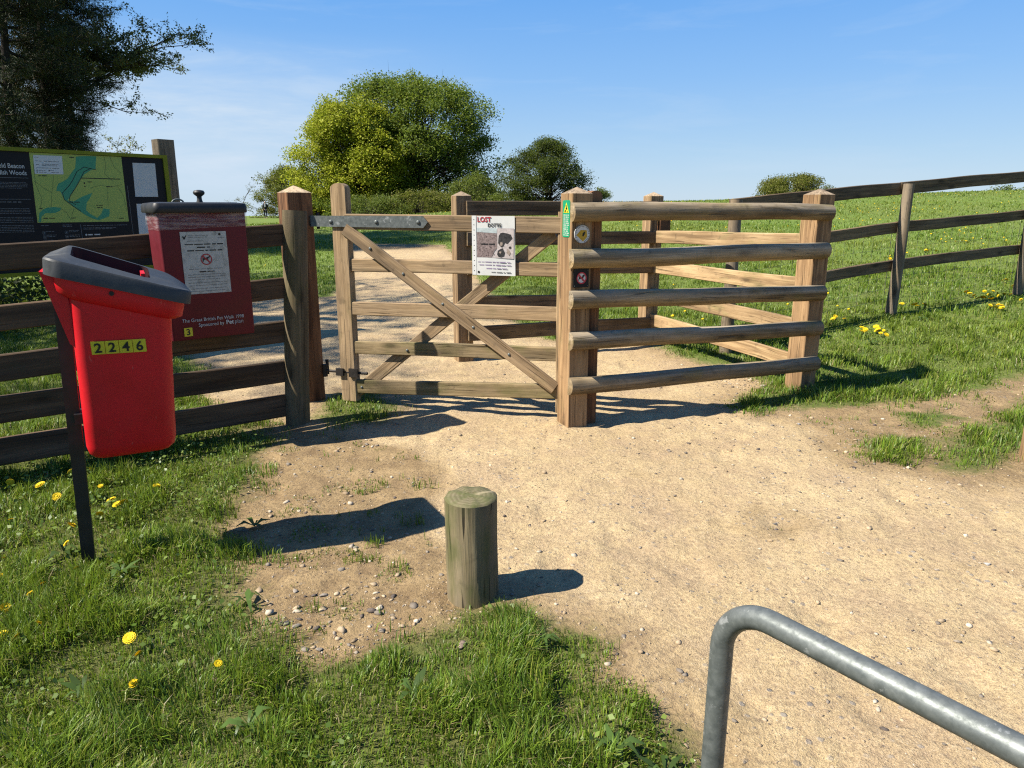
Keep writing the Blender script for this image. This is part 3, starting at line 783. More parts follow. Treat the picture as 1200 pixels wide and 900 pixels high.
def dandelions():
    m = MB(); rr = random.Random(3)
    for lay, (cnt, L, up) in enumerate(((16, 1.0, 0.15), (14, 0.8, 0.45), (10, 0.5, 0.9))):
        for i in range(cnt):
            a = 6.283*i/cnt+lay*0.2; w = 0.16
            d = Vector((math.cos(a), math.sin(a), 0)); p = Vector((-d.y, d.x, 0))
            tip = d*L+Vector((0, 0, up*L)); b = Vector((0, 0, 0.05*lay))
            m.add([b-p*w*0.3, b+p*w*0.3, tip+p*w, tip+d*0.08, tip-p*w], [(0, 1, 2, 3, 4)])
    m.add([(0.35*math.cos(k), 0.35*math.sin(k), 0.35) for k in np.linspace(0, 6.283, 9)[:-1]]+[(0, 0, 0.5)], [(k, (k+1) % 8, 8) for k in range(8)])
    head = m.mesh("flower_head", None, False); head.materials.append(M_PETAL)
    s = MB(); s.tube([(0, 0, 0), (0.006, 0.003, 0.03), (0.004, 0.008, 0.06)], [0.0024, 0.002, 0.0018], 6)
    stem = s.mesh("flower_stem", 60); stem.materials.append(M_STEM)
    def place(x, y, r, label, group):
        z = gz(x, y)
        e = empty("dandelion", (x, y, z), label, "flower", group, rr.uniform(0, 6.28))
        k = rr.uniform(0.7, 1.05)
        o = bpy.data.objects.new("flower_stem", stem); COL.objects.link(o); o.parent = e; o.scale = (1, 1, k)
        h = bpy.data.objects.new("flower_head", head); COL.objects.link(h); h.parent = e
        h.location = (0.004, 0.008, 0.06*k); h.scale = (r, r, r*0.8); q_ = rr.choice((0.75, 0.9, 1.0, 1.0, 1.15)); h.scale = (r*q_, r*q_, r*rr.choice((0.6, 0.8, 0.8, 1.3))); h.rotation_euler = (rr.uniform(-0.75, 0.75), rr.uniform(-0.75, 0.75), 0)
    for i, (x, y) in enumerate(FLOWERS_BIN):
        if y > 2.5 or x < -1.5: place(x, y, rr.uniform(0.016, 0.023), "yellow dandelion open in the grass around the red bin's post", "dandelions round the red bin")
        else: place(x, y, rr.uniform(0.014, 0.019), "yellow dandelion in the front turf away from the red bin", "dandelions in the front turf")
    for x, y in ((-2.05, 2.62), (-2.25, 2.95), (-1.98, 2.50), (-2.45, 3.10), (-1.88, 2.30), (-2.10, 3.40), (-2.60, 3.45), (-1.93, 2.16), (-2.32, 3.30), (-1.70, 2.52)):
        place(x, y, rr.uniform(0.011, 0.017), "yellow dandelion open in the grass around the red bin's post", "dandelions round the red bin")
    for x, y in FLOWERS_BANK:
        for q in range(3):
            place(x+rr.uniform(-0.14, 0.14), y+rr.uniform(-0.12, 0.12), rr.uniform(0.020, 0.032), "yellow dandelion on the grassy bank by the wire netted fence", "dandelions on the bank")
    # the many small ones far out in the field
    N = 5200
    R_ = np.sqrt(RNG.uniform(8.5**2, 40**2, N)); th = np.radians(RNG.uniform(-40, 47, N))
    x, y = R_*np.sin(th), R_*np.cos(th)
    k = (sd_grass(x, y) > 0.4) & (RNG.uniform(0, 1, N) < (0.05+0.6*sst(0.55, 0.72, fbm(x, y, 0.35, 3, 90)))*(0.25+0.75*(x > 0.5)))
    x, y = x[k], y[k]; n = len(x)
    c = np.stack([x, y, height(x, y)+0.07], 1)
    V = []
    v6 = np.array([[math.cos(t), math.sin(t), 0.0] for t in np.linspace(0, 6.283, 7)[:-1]]+[[0, 0, 0.7], [0, 0, -0.5]])
    f6 = np.array([[i, (i+1) % 6, 6] for i in range(6)]+[[(i+1) % 6, i, 7] for i in range(6)])
    s = RNG.uniform(0.016, 0.030, n)
    V = v6[None]*s[:, None, None]+c[:, None]
    T = f6[None]+(np.arange(n)*8)[:, None, None]
    me = np_mesh("distant_flowers", V.reshape(-1, 3), None, T.reshape(-1, 3))
    tag(link("distant_flowers", me, M_PETAL), "yellow dandelions dotted over the far field", "flowers", kind="stuff")
dandelions()

# ================================================================== left fence
FD = (0.774, 0.634)
def vec(o, d, t, n=0.0):       # point along d from o, n metres to the far side
    return (o[0]+d[0]*t-d[1]*n, o[1]+d[1]*t+d[0]*n)
FO = (-2.807, 3.650)
def rail_part(parent, p, q, h, th, mat, seed, name="rail", seg=10, wob=0.004, over=0.0, sec=None):
    p, q = Vector(p), Vector(q); d = q-p
    m = timber(d.length+over, sec or rect(th, h, 0.006), seg, wob, seed)
    return m.build(name, mat, parent, frame(p, d, (0, 0, 1)), 35)
def left_fence():
    x, y = vec(FO, FD, 1.60)
    t = empty("timber_fence", (x, y, gz(x, y)), "dark five rail timber fence behind the two bins on the left", "fence")
    for i, (z0, z1, h, te) in enumerate(((1.188, 1.269, 0.138, 1.73), (0.867, 0.929, 0.136, 1.71), (0.610, 0.638, 0.145, 1.69), (0.384, 0.368, 0.150, 1.67), (0.146, 0.132, 0.155, 1.65))):
        sl = (z1-z0)/1.60
        a = vec(FO, FD, -2.3, 0.018); b = vec(FO, FD, te, 0.018)
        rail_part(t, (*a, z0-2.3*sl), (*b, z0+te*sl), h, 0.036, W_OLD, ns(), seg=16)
    x, y = vec(FO, FD, 1.700, 0.0)
    sec = [(0.085*math.sin(math.pi*k/12)-0.005, -0.085*math.cos(math.pi*k/12)) for k in range(13)]
    m = timber(1.52, sec, 8, 0.004, ns(), None, taper=0.04)
    m.build("post", W_HALF, t, up_frame(x, y, -0.09, FD) @ Matrix.Rotation(R(-3.4), 4, "Y"), 40, "half round end post with a greenish weathered face")
    for s in (0.60,):
        x, y = vec(FO, FD, s, 0.10)
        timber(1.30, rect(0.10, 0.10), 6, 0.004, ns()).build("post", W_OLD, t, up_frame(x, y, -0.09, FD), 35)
left_fence()

# ================================================================== gate post and gate
GA = Vector((-1.28, 5.25, 0)); GD = Vector((0.957, -0.290, 0)).normalized()
def gate_post():
    x, y = -1.573, 5.315
    t = empty("gate_post", (x, y, gz(x, y)), "square reddish brown gate post with pointed pale top behind the half round fence post", "post")
    m = timber(1.64, rect(0.185, 0.185, 0.004), 8, 0.003, ns(), 'pyramid', 1)
    m.build("post", [W_RED, W_CAP], t, up_frame(x, y, -0.09, FD), 30)
    # hinge pins screwed into the post
    for z in (1.325, 0.235):
        f = flat_frame(GA - GD*0.155, GD)
        pm = MB(); pm.tube([(-0.10, 0.02, z), (0.008, 0.02, z)], 0.011, 10); pm.tube([(0.008, 0.02, z-0.03), (0.008, 0.02, z+0.085)], 0.0125, 12)
        pm.build("hinge_pin", M_RUST, t, f, 40)
    return t
gate_post()

def gate():
    o = GA + GD*0.85
    t = empty("field_gate", (o.x, o.y, gz(o.x, o.y)), "wooden five bar gate with crossed braces and a long galvanised strap hinge", "gate")
    F = flat_frame(GA, GD)
    def P(s, z, n=0.0): return F @ Vector((s, n, z))
    # stiles
    m = timber(1.555, rect(0.075, 0.125, 0.006), 8, 0.002, ns(), 'arch')
    m.build("stile", W_GATE, t, up_frame(*P(0.055, 0.02, 0.01).xy, 0.02, GD.xy), 30, "tall hanging stile with rounded top")
    m = timber(1.36, rect(0.07, 0.085, 0.006), 6, 0.002, ns())
    m.build("stile", W_GATE, t, up_frame(*P(1.70, 0.06, 0.012).xy, 0.06, GD.xy), 30)
    # bars: the top one is deeper and set forward
    for k, (z0, z1, h, th, n) in enumerate(((1.352, 1.335, 0.108, 0.060, 0.0), (1.043, 1.042, 0.092, 0.034, 0.0), (0.728, 0.745, 0.098, 0.034, 0.0), (0.432, 0.474, 0.098, 0.034, 0.0), (0.134, 0.212, 0.104, 0.034, 0.0))):
        rail_part(t, P(0.10, z0, n), P(1.70, z1, n), h, th, W_GATELOW if k > 2 else W_GATE, ns(), seg=8, wob=0.0025)
    # braces, one on each face
    for a, b, n in (((0.10, 1.30), (1.655, 0.235), -0.031), ((0.10, 0.085), (1.62, 1.285), 0.036)):
        p, q = P(a[0], a[1], n), P(b[0], b[1], n)
        d = q-p
        m = timber(d.length, rect(0.030, 0.088, 0.005), 6, 0.002, ns())
        W = frame(p, d, (0, 0, 1))
        m.build("brace", W_GATE, t, W, 30)
    # strap hinge
    sm = MB(); s0, s1 = -0.165, 0.745
    zc = 1.349
    out = [(s0, zc-0.036), (s1-0.035, zc-0.040), (s1, zc-0.001), (s1-0.035, zc+0.040), (s0, zc+0.040)]
    sm.prism(out, -0.034, -0.042)
    sm.tube([(s0+0.0, -0.018, zc-0.036), (s0+0.0, -0.018, zc+0.04)], 0.022, 14)
    st = sm.build("strap_hinge", GALV, t, F, 35)
    for s in (-0.005, 0.355, 0.675): bolt(st, F @ Vector((s, -0.042, zc-0.001)), -F.col[1].xyz, 0.0145)
    # lower hinge eye through the stile
    lm = MB(); z = 0.245
    lm.box((-0.038, -0.045, z-0.030), (0.022, -0.029, z+0.026)); lm.box((0.070, -0.045, z-0.034), (0.145, -0.029, z+0.030))
    lm.tube([(-0.15, -0.015, z-0.004), (0.215, -0.02, z-0.004)], 0.0105, 10); lm.tube([(-0.148, -0.015, z-0.05), (-0.148, -0.015, z+0.045)], 0.02, 12)
    lm.build("lower_hinge", M_RUST, t, F, 35)
    for s in (0.30, 0.55, 0.845, 1.07, 1.33):
        z = 1.30+(s-0.10)*(0.235-1.30)/1.555
        bolt(t, F @ Vector((s, -0.046, z)), -F.col[1].xyz, 0.011)
    for s in (1.345, 0.545, 0.16):
        z = 0.085+(s-0.10)*1.2/1.52
        bolt(t, F @ Vector((s, -0.017, z)), -F.col[1].xyz, 0.010)
    return F
GF = gate()

def lost_poster():
    F = GF
    s0, s1, z0, z1 = 1.078, 1.372, 0.998, 1.392
    o = F @ Vector((1.22, -0.036, 1.19))
    t = empty("lost_poster", o, "plastic sleeved LOST notice with photographs of a black dog pinned to the gate bars", "poster")
    f2 = F @ Matrix.Translation((0, -0.034, 0))
    # slightly curled sheet
    m = MB(); nx = 10; nz = 8; v = []; fc = []
    def bulge(u, w): return 0.0012*math.sin(u*5.0+0.4)+0.0010*math.sin(w*4+u*3)+0.0014
    for k in range(nz+1):
        for i in range(nx+1):
            u, w = i/nx, k/nz
            v.append((s0+(s1-s0)*u-0.006*w, -bulge(u, w), z0+(z1-z0)*w-0.012*(1-u)*0.0))
    for k in range(nz):
        for i in range(nx):
            a = k*(nx+1)+i; fc.append((a, a+1, a+nx+2, a+nx+1))
    m.add(v, fc)
    link("sheet", m.mesh("sheet", 60), M_PAPER, t, f2)
    B = 0.0042
    m = MB(); m.box((s0-0.012, -0.0046, z0+0.002), (s0+0.018, -0.0040, z1+0.002)); m.build("sleeve_strip", M_WHITE, t, f2)
    m = MB()
    for k in range(11): m.prism(circ(s0+0.003, z0+0.03+k*0.034, 0.0032, 8), -0.005, -0.0054)
    m.build("punched_holes", M_INK, t, f2)
    text_part("heading", "LOST", M_REDINK, t, f2, s0+0.026, z1-0.038, 0.045, off=B, bold=0.0010, sx=0.92)
    text_part("pet_name", "DOTTIE", M_INK, t, f2, s0+0.100, z1-0.070, 0.031, off=B, bold=0.0006, sx=0.88)
    shape("photograph", plain("poster_photo_field", (0.23, 0.175, 0.165), 0.5, 0.3, 0.55, 90.0), t, f2, [(s0+0.022, 1.118), (s0+0.125, 1.118), (s0+0.150, 1.165), (s0+0.165, 1.18), (s0+0.165, 1.278), (s0+0.022, 1.286)], B-0.0012)
    shape("photograph", plain("poster_photo_sky", (0.46, 0.52, 0.52), 0.5, 0.3, 0.2, 50.0), t, f2, [(s0+0.022, 1.287), (s0+0.165, 1.279), (s0+0.165, 1.312), (s0+0.022, 1.314)], B-0.0012)
    shape("photograph", plain("poster_photo_dog", (0.50, 0.44, 0.42), 0.5, 0.3, 0.25, 60.0), t, f2, [(s0+0.127, 1.118), (s1-0.012, 1.112), (s1-0.010, 1.312), (s0+0.167, 1.312), (s0+0.167, 1.178)], B-0.0012)
    dm = MB()
    # the dog: head with ears, muzzle, and a second view of it sitting
    dm.prism([(s0+0.174, 1.215), (s0+0.178, 1.262), (s0+0.190, 1.280), (s0+0.206, 1.284), (s0+0.232, 1.280), (s0+0.262, 1.272), (s0+0.274, 1.246), (s0+0.256, 1.228), (s0+0.240, 1.210), (s0+0.222, 1.216), (s0+0.212, 1.196), (s0+0.200, 1.186), (s0+0.186, 1.196)], -B, -B-0.0006)
    dm.prism([(s0+0.166, 1.140), (s0+0.172, 1.165), (s0+0.190, 1.176), (s0+0.206, 1.182), (s0+0.214, 1.166), (s0+0.222, 1.150), (s0+0.216, 1.128), (s0+0.196, 1.120), (s0+0.176, 1.124)], -B, -B-0.0006)
    dm.prism(circ(s0+0.258, 1.186, 0.009, 10), -B, -B-0.0006)
    dm.build("dog_picture", plain("poster_photo_black", (0.035, 0.032, 0.032), 0.5, 0.3, 0.6, 70.0), t, f2)
    hi = MB(); hi.prism([(s0+0.184, 1.205), (s0+0.192, 1.222), (s0+0.206, 1.218), (s0+0.204, 1.202), (s0+0.194, 1.194)], -B-0.001, -B-0.0014); pass
    hi.prism([(s0+0.232, 1.152), (s0+0.240, 1.178), (s0+0.252, 1.168), (s0+0.262, 1.150), (s0+0.250, 1.134)], -B-0.001, -B-0.0014); hi.prism([(s0+0.178, 1.150), (s0+0.186, 1.162), (s0+0.198, 1.158), (s0+0.192, 1.146)], -B-0.001, -B-0.0014)
    hi.build("picture_highlights", plain("poster_photo_cream", (0.34, 0.27, 0.22), 0.5, 0.3, 0.2, 80.0), t, f2)
    gm = MB(); rq = random.Random(9)
    for _ in range(26):
        gx, gz_ = s0+rq.uniform(0.028, 0.150), rq.uniform(1.125, 1.262); gl_ = rq.uniform(0.004, 0.014)
        gm.prism([(gx, gz_), (gx+0.002, gz_), (gx+0.004, gz_+gl_), (gx+0.001, gz_+gl_)], -B, -B-0.0004)
    gm.build("picture_shadows", plain("poster_photo_brown", (0.10, 0.065, 0.06), 0.5, 0.3, 0.3, 80.0), t, f2)
    dashes("caption", M_INK, t, f2, [(s0+0.052, s0+0.150, 1.208)], B+0.0008, 0.014, 77)
    text_rows = [(s0+0.030, s0+0.260, 1.088, 0.007), (s0+0.040, s0+0.270, 1.068, 0.007), (s0+0.090, s0+0.245, 1.045, 0.008)]
    dashes("small_print", M_BLUEINK, t, f2, [(a, b, z) for a, b, z, h in text_rows], B, 0.011, 4)
    dashes("small_print", M_GREYINK, t, f2, [(s0+0.125, s0+0.265, 1.020)], B, 0.010, 5)
    shape("emblem", M_INK, t, f2, circ(s0+0.034, 1.020, 0.008, 14), B)
lost_poster()

# ================================================================== kissing gate enclosure
RA = (0.40, 4.60); RD = (0.8955, 0.4450)
PD = RD
def square_post(parent, x, y, w, top, mat, d, label=None, dep=0.10):
    m = timber(top-w*0.28+dep, rect(w, w, 0.004), 8, 0.0022, ns(), 'pyramid', 1)
    return m.build("post", [mat, W_CAP], parent, up_frame(x, y, -dep, d), 30, label)
def log_railing():
    x, y = vec(RA, RD, 1.1)
    t = empty("log_railing", (x, y, gz(x, y)), "five half round log rails on two square posts forming the front of the kissing gate", "fence")
    cx, cy = vec(RA, RD, 0.055, 0.078)
    square_post(t, cx, cy, 0.150, 1.575, W_POST, RD, "closing post carrying the green and round signs")
    rx, ry = vec(RA, RD, 2.245, 0.085)
    square_post(t, rx, ry, 0.165, 1.588, W_POST, RD, "orange brown end post")
    sx, sy = vec(RA, RD, 0.185, 0.100)
    m = timber(1.60, rect(0.085, 0.105, 0.005), 6, 0.002, ns(), 'arch')
    m.build("clapping_post", W_RED, t, up_frame(sx, sy, -0.08, RD), 30)
    for z0, z1, hh in ((1.423, 1.409, 0.060), (1.131, 1.117, 0.062), (0.858, 0.802, 0.060), (0.591, 0.517, 0.059), (0.293, 0.219, 0.058)):
        a = vec(RA, RD, -0.035, 0.003); b = vec(RA, RD, 2.35, 0.003)
        sl = (z1-z0)/2.22
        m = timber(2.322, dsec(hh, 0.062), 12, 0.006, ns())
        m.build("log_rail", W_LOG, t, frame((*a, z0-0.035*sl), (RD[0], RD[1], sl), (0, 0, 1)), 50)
    return (cx, cy), (rx, ry)
CP, RP = log_railing()

BA = (-0.47, 6.78); BB = (1.455, 7.56)
def plank_fences():
    d = Vector((BB[0]-BA[0], BB[1]-BA[1])).normalized(); BDv = (d.x, d.y); L = math.hypot(BB[0]-BA[0], BB[1]-BA[1])
    x, y = vec(BA, BDv, L/2)
    t = empty("back_plank_fence", (x, y, gz(x, y)), "dark plank fence across the far side of the kissing gate between two pointed posts", "fence")
    square_post(t, BA[0], BA[1], 0.150, 1.592, W_FRESH, BDv, "pointed post seen through the gate")
    square_post(t, BB[0], BB[1], 0.150, 1.600, W_FRESH, BDv)
    for z0, z1, h in ((1.437, 1.440, 0.135), (1.158, 1.150, 0.125), (0.885, 0.845, 0.115), (0.565, 0.515, 0.135), (0.275, 0.250, 0.140)):
        a = vec(BA, BDv, 0.02, -0.095); b = vec(BA, BDv, L-0.02, -0.095)
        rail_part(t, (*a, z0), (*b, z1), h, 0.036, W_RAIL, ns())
    x2, y2 = vec(BB, BDv, 0.0)
    # side
    SA = (BB[0]+0.02, BB[1]-0.085); SB = (RP[0]-0.055, RP[1]+0.09)
    dv = Vector((SB[0]-SA[0], SB[1]-SA[1])); L2 = dv.length; SD = (dv.x/L2, dv.y/L2)
    x, y = vec(SA, SD, L2/2)
    s = empty("side_plank_fence", (x, y, gz(x, y)), "pale sunlit plank fence closing the right side of the kissing gate", "fence")
    for z0, z1, h in ((1.148, 1.185, 0.125), (0.850, 0.835, 0.130), (0.560, 0.505, 0.125), (0.290, 0.215, 0.125)):
        a = vec(SA, SD, 0.0, 0); b = vec(SA, SD, L2, 0)
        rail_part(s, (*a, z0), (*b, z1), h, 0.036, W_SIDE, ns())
    # latch block on the far post
    f = flat_frame((BB[0], BB[1], 0), BDv)
    m = MB().box((0.012, -0.135, 1.20), (0.135, -0.078, 1.375)); m.build("block", W_RED, t, f, 30)
plank_fences()

# signs on the closing post
def post_signs():
    dn = (-RD[1], RD[0])                       # left face direction (towards the back)
    # green sign on the sunlit left face
    ox, oy = vec(RA, RD, 0.055-0.075, 0.078)
    F = flat_frame((ox, oy, 0), (RD[1], -RD[0]))   # along: from back edge to front edge
    t = empty("path_sign", F @ Vector((0, -0.002, 1.37)), "narrow green sign with a yellow warning triangle on the sunlit side of the closing post", "sign")
    a, b, z0, z1 = -0.040, 0.050, 1.262, 1.492
    c = 0.010
    pl = [(a+c, z0), (b-c, z0), (b, z0+c), (b, z1-c), (b-c, z1), (a+c, z1), (a, z1-c), (a, z0+c)]
    shape("plate", M_GREENSIGN, t, F, pl, 0.001, 0.003)
    tri = shape("triangle", M_YELLOW, t, F, [(a+0.012, z1-0.078), (b-0.012, z1-0.078), ((a+b)/2, z1-0.014)], 0.0042)
    m = MB(); m.prism([(-0.005, z1-0.048), (0.012, z1-0.042), (0.020, z1-0.055), (0.008, z1-0.060)], -0.0052, -0.0058); m.prism([(-0.016, z1-0.074), (-0.008, z1-0.056), (0.002, z1-0.064), (-0.004, z1-0.075)], -0.0052, -0.0058); m.prism(circ(0.004, z1-0.036, 0.006, 10), -0.0052, -0.0058)
    m.prism([(0.012, z1-0.075), (0.020, z1-0.066), (0.028, z1-0.074)], -0.0052, -0.0058)
    m.build("figure", M_INK, t, F)
    rows = [(a+0.012, b-0.010, z1-0.092-0.0125*k) for k in range(11)]
    dashes("small_print", M_PALEINK, t, F, rows, 0.0042, 0.009, 8)
    # waymarker disc and no-dogs sign on the front face
    F = flat_frame((RA[0], RA[1], 0), RD)
    t = empty("waymark_disc", F @ Vector((0.052, 0.0, 1.285)), "round white waymark disc with an ochre arrow between the top two log rails", "sign")
    cx, cz = 0.052, 1.282
    m = MB(); m.prism(circ(cx, cz, 0.058, 36), 0.002, -0.003); m.build("disc", M_WHITE, t, F, 30)
    m = MB(); v = ring_mesh(cx, cz, 0.0555, 0.058, 0.0032); v.build("rim", M_GREYINK, t, F)
    ar = [(cx-0.044, cz-0.006), (cx-0.012, cz+0.026), (cx+0.032, cz+0.024), (cx+0.037, cz-0.018), (cx+0.006, cz-0.046)]
    shape("arrow", M_OCHRE, t, F, ar, 0.0032)
    m = MB()
    for px, pz, r in ((cx+0.010, cz+0.002, 0.0085), (cx+0.006, cz-0.008, 0.0065), (cx+0.016, cz+0.010, 0.0050)): m.prism(circ(px, pz, r, 10), -0.0042, -0.0048)
    m.build("symbol", M_INK, t, F)
    m = MB()
    for k in range(26):
        q = R(-70+k*12.4)
        if k % 6 == 5: continue
        r0, r1 = 0.0455, 0.0525
        m.prism([(cx+r0*math.cos(q-0.05), cz+r0*math.sin(q-0.05)), (cx+r0*math.cos(q+0.05), cz+r0*math.sin(q+0.05)), (cx+r1*math.cos(q+0.05), cz+r1*math.sin(q+0.05)), (cx+r1*math.cos(q-0.05), cz+r1*math.sin(q-0.05))], -0.0032, -0.0038)
    m.build("small_print", M_GREYINK, t, F)
    t = empty("no_dogs_sign", F @ Vector((0.055, 0.0, 1.0)), "small black square sign with a crossed out dog in a red ring", "sign")
    a, b, z0, z1 = -0.006, 0.108, 0.944, 1.062
    shape("plate", M_BOARD, t, F, [(a, z0), (b, z0), (b, z1), (a, z1)], 0.0005, 0.003)
    cx, cz = (a+b)/2+0.002, (z0+z1)/2+0.001
    shape("disc", M_WHITE, t, F, circ(cx, cz, 0.036, 28), 0.0038)
    m = MB()   # dog silhouette
    m.prism([(cx-0.024, cz-0.016), (cx-0.020, cz-0.016), (cx-0.017, cz-0.006), (cx+0.004, cz-0.004), (cx+0.005, cz-0.017), (cx+0.009, cz-0.017), (cx+0.012, cz-0.001), (cx+0.022, cz+0.012), (cx+0.024, cz+0.018), (cx+0.016, cz+0.022), (cx+0.009, cz+0.018), (cx+0.004, cz+0.008), (cx-0.014, cz+0.005), (cx-0.022, cz+0.013), (cx-0.024, cz+0.011), (cx-0.020, cz+0.001)], -0.0046, -0.0052)
    m.build("dog_symbol", M_INK, t, F)
    m = ring_mesh(cx, cz, 0.030, 0.038, 0.0052)
    dx = 0.033*math.cos(R(45)); w = 0.0035
    m.prism([(cx-dx-w, cz+dx-w), (cx+dx-w, cz-dx-w), (cx+dx+w, cz-dx+w), (cx-dx+w, cz+dx+w)], -0.0054, -0.0060)
    m.build("red_ring", plain("sign_red", (0.55, 0.02, 0.05), 0.4, 0.4, 0.06), t, F)
    for px, pz in ((a+0.008, z0+0.010), (a+0.008, z1-0.010), (b-0.008, z0+0.010), (b-0.008, z1-0.010)): bolt(t, F @ Vector((px, -0.004, pz)), -F.col[1].xyz, 0.003, GALV, "screw")
post_signs()

# ================================================================== right-hand fence with netting
def right_fence():
    pts = [(2.13, 6.95, 1.475), (4.42, 8.25, 1.47), (6.72, 9.45, 1.60), (9.1, 10.6, 1.60)]
    mid = pts[1]
    t = empty("rail_and_wire_fence", (mid[0], mid[1], gz(mid[0], mid[1])), "weathered three rail fence with wire netting climbing the grassy bank on the right", "fence")
    tops = []
    for i, (x, y, h) in enumerate(pts):
        g = gz(x, y)
        d = Vector((pts[min(i+1, 3)][0]-pts[max(i-1, 0)][0], pts[min(i+1, 3)][1]-pts[max(i-1, 0)][1])).normalized()
        W = up_frame(x, y, g-0.1, (d.x, d.y))
        if i == 1: W = W @ Matrix.Rotation(R(-1.6), 4, 'Y')
        timber(h+0.1, disc(0.062, 16), 8, 0.004, ns(), None, taper=0.06).build("post", W_ROUND, t, W, 40)
        tops.append(g)
    for i in range(3):
        (x0, y0, h0), (x1, y1, h1) = pts[i], pts[i+1]
        d = Vector((x1-x0, y1-y0)).normalized(); n = (-d.y, d.x)
        g0, g1 = tops[i], tops[i+1]
        for f0, f1, h in ((1.42, 1.42+0.10*(i > 0), 0.135), (0.985, 0.985+0.05*(i > 0), 0.125), (0.56, 0.56+0.03*(i > 0), 0.125)) if i < 2 else ((1.52, 1.52, 0.135), (1.035, 1.035, 0.125), (0.59, 0.59, 0.125)):
            # rails are nailed to the far side of the posts
            a = (x0+n[0]*0.075, y0+n[1]*0.075, g0+f0); b = (x1+n[0]*0.075, y1+n[1]*0.075, g1+f1)
            rail_part(t, a, b, h, 0.034, W_RAIL, ns(), seg=10, wob=0.005, over=0.0)
        # stock netting
        m = MB(); L = math.hypot(x1-x0, y1-y0); nn = int(L/0.155)
        def gp(s, z):
            px, py = x0+d.x*s+n[0]*0.105, y0+d.y*s+n[1]*0.105
            return (px, py, g0+(g1-g0)*s/L+z)
        for k in range(nn+1):
            s = L*k/nn; m.tube([gp(s, 0.02), gp(s+0.01*math.sin(k*2.3), 0.5), gp(s, 0.98)], 0.0016, 3)
        for z in (0.05, 0.16, 0.28, 0.42, 0.58, 0.76, 0.97):
            m.tube([gp(L*q/10, z+0.008*math.sin(q*1.9+z*9)) for q in range(11)], 0.0017, 3)
        m.build("wire_netting", M_WIRE, t, None)
right_fence()

def edge_post():
    x, y = 3.125, 3.985
    t = empty("gate_post", (x, y, gz(x, y)), "square brown timber post at the right edge of the picture beside a grass tuft", "post")
    square_post(t, x, y, 0.15, 1.56, W_POST, (0.96, -0.28))
edge_post()

# ================================================================== stump
def stump():
    x, y = -0.145, 2.445
    t = empty("wooden_stump", (x, y, gz(x, y)), "short mossy round wooden stump standing at the edge of the front turf", "bollard")
    m = timber(0.505, disc(0.098, 28), 10, 0.011, 33, None)
    top = [p for p in m.v[-28:]]
    m.f = [f for f in m.f if len(f) != 28]; m.mi = [0]*len(m.f)
    m.build("trunk", W_STUMP, t, up_frame(x, y, -0.10, (1, 0)), 50)
    c = MB(); cx = sum(p[0] for p in top)/28; cy = sum(p[1] for p in top)/28; cz = sum(p[2] for p in top)/28
    rings = [top]
    for f, dx in ((0.95, 0.006), (0.6, 0.010), (0.25, 0.011)):
        rings.append([(p[0]+dx+0.003*math.sin(j*1.7), cy+(p[1]-cy)*f, cz+(p[2]-cz)*f) for j, p in enumerate(top)])
    c.loft(rings, 0, False, True)
    mt = Mat("stump_end_grain", 0.9, 0.2)
    v = mt.coord("Object"); 
    rings_ = mt.n("ShaderNodeTexWave", wave_type='RINGS', rings_direction='X'); mt.l(mt.mapv(v, (0, 1, 1)), rings_.inputs["Vector"]); rings_.inputs["Scale"].default_value = 19; rings_.inputs["Distortion"].default_value = 2.0; rings_.inputs["Detail"].default_value = 3
    col = mt.ramp(rings_.outputs["Fac"], [(0.2, (0.155, 0.13, 0.07)), (0.8, (0.205, 0.175, 0.10))])
    n = mt.noise(v, 22, 5, 0.65)
    col = mt.mix(mt.ramp(n, [(0.42, 0.0), (0.62, 0.75)]), col, (0.10, 0.115, 0.035))
    # a pale drying crack across the top
    sep = mt.n("ShaderNodeSeparateXYZ"); mt.l(v, sep.inputs[0])
    ln = mt.math('ABSOLUTE', mt.math('ADD', mt.math('MULTIPLY', sep.outputs[1], 0.85), mt.math('ADD', mt.math('MULTIPLY', sep.outputs[2], 0.5), mt.math('MULTIPLY', n, 0.016))))
    cut = mt.math('MULTIPLY', mt.ramp(ln, [(0.007, 1.0), (0.016, 0.0)]), mt.ramp(sep.outputs[2], [(0.0, 0.0), (0.02, 1.0)]))
    mt.color(mt.mix(mt.math('MULTIPLY', cut, 0.8), col, (0.40, 0.33, 0.20))); mt.bump(n, 0.6, 0.006)
    c.build("cut_top", mt.m, t, up_frame(x, y, -0.10, (1, 0)), 60)
stump()

# ================================================================== steel hoop
def hoop():
    A = Vector((0.468, 1.395)); d = Vector((0.60, -0.80)).normalized(); W = 0.80; r = 0.0254; br = 0.115; zt = 0.616
    pts = []
    def q(s, z): return (A.x+d.x*s, A.y+d.y*s, z)
    for z in (-0.2, 0.0, 0.25, zt-br): pts.append(q(0, z))
    for k in range(1, 13):
        a = R(90*k/12); pts.append(q(br-br*math.cos(a), zt-br+br*math.sin(a)))
    for s in np.linspace(br+0.08, W-br-0.08, 6): pts.append(q(s, zt))
    for k in range(0, 13):
        a = R(90*k/12); pts.append(q(W-br+br*math.sin(a), zt-br+br*math.cos(a)))
    for z in (0.25, 0.0, -0.2): pts.append(q(W, z))
    m = MB(); m.tube(pts, r, 28)
    o = m.build("steel_hoop", GALV, None, None, 60)
    # origin at the foot
    p = Vector((A.x, A.y, gz(A.x, A.y))); o.data.transform(Matrix.Translation(-p)); o.matrix_world = Matrix.Translation(p); WORLD[o.name] = o.matrix_world.copy()
    tag(o, "grey galvanised tubular steel hoop barrier standing on the sandy path", "barrier")
hoop()

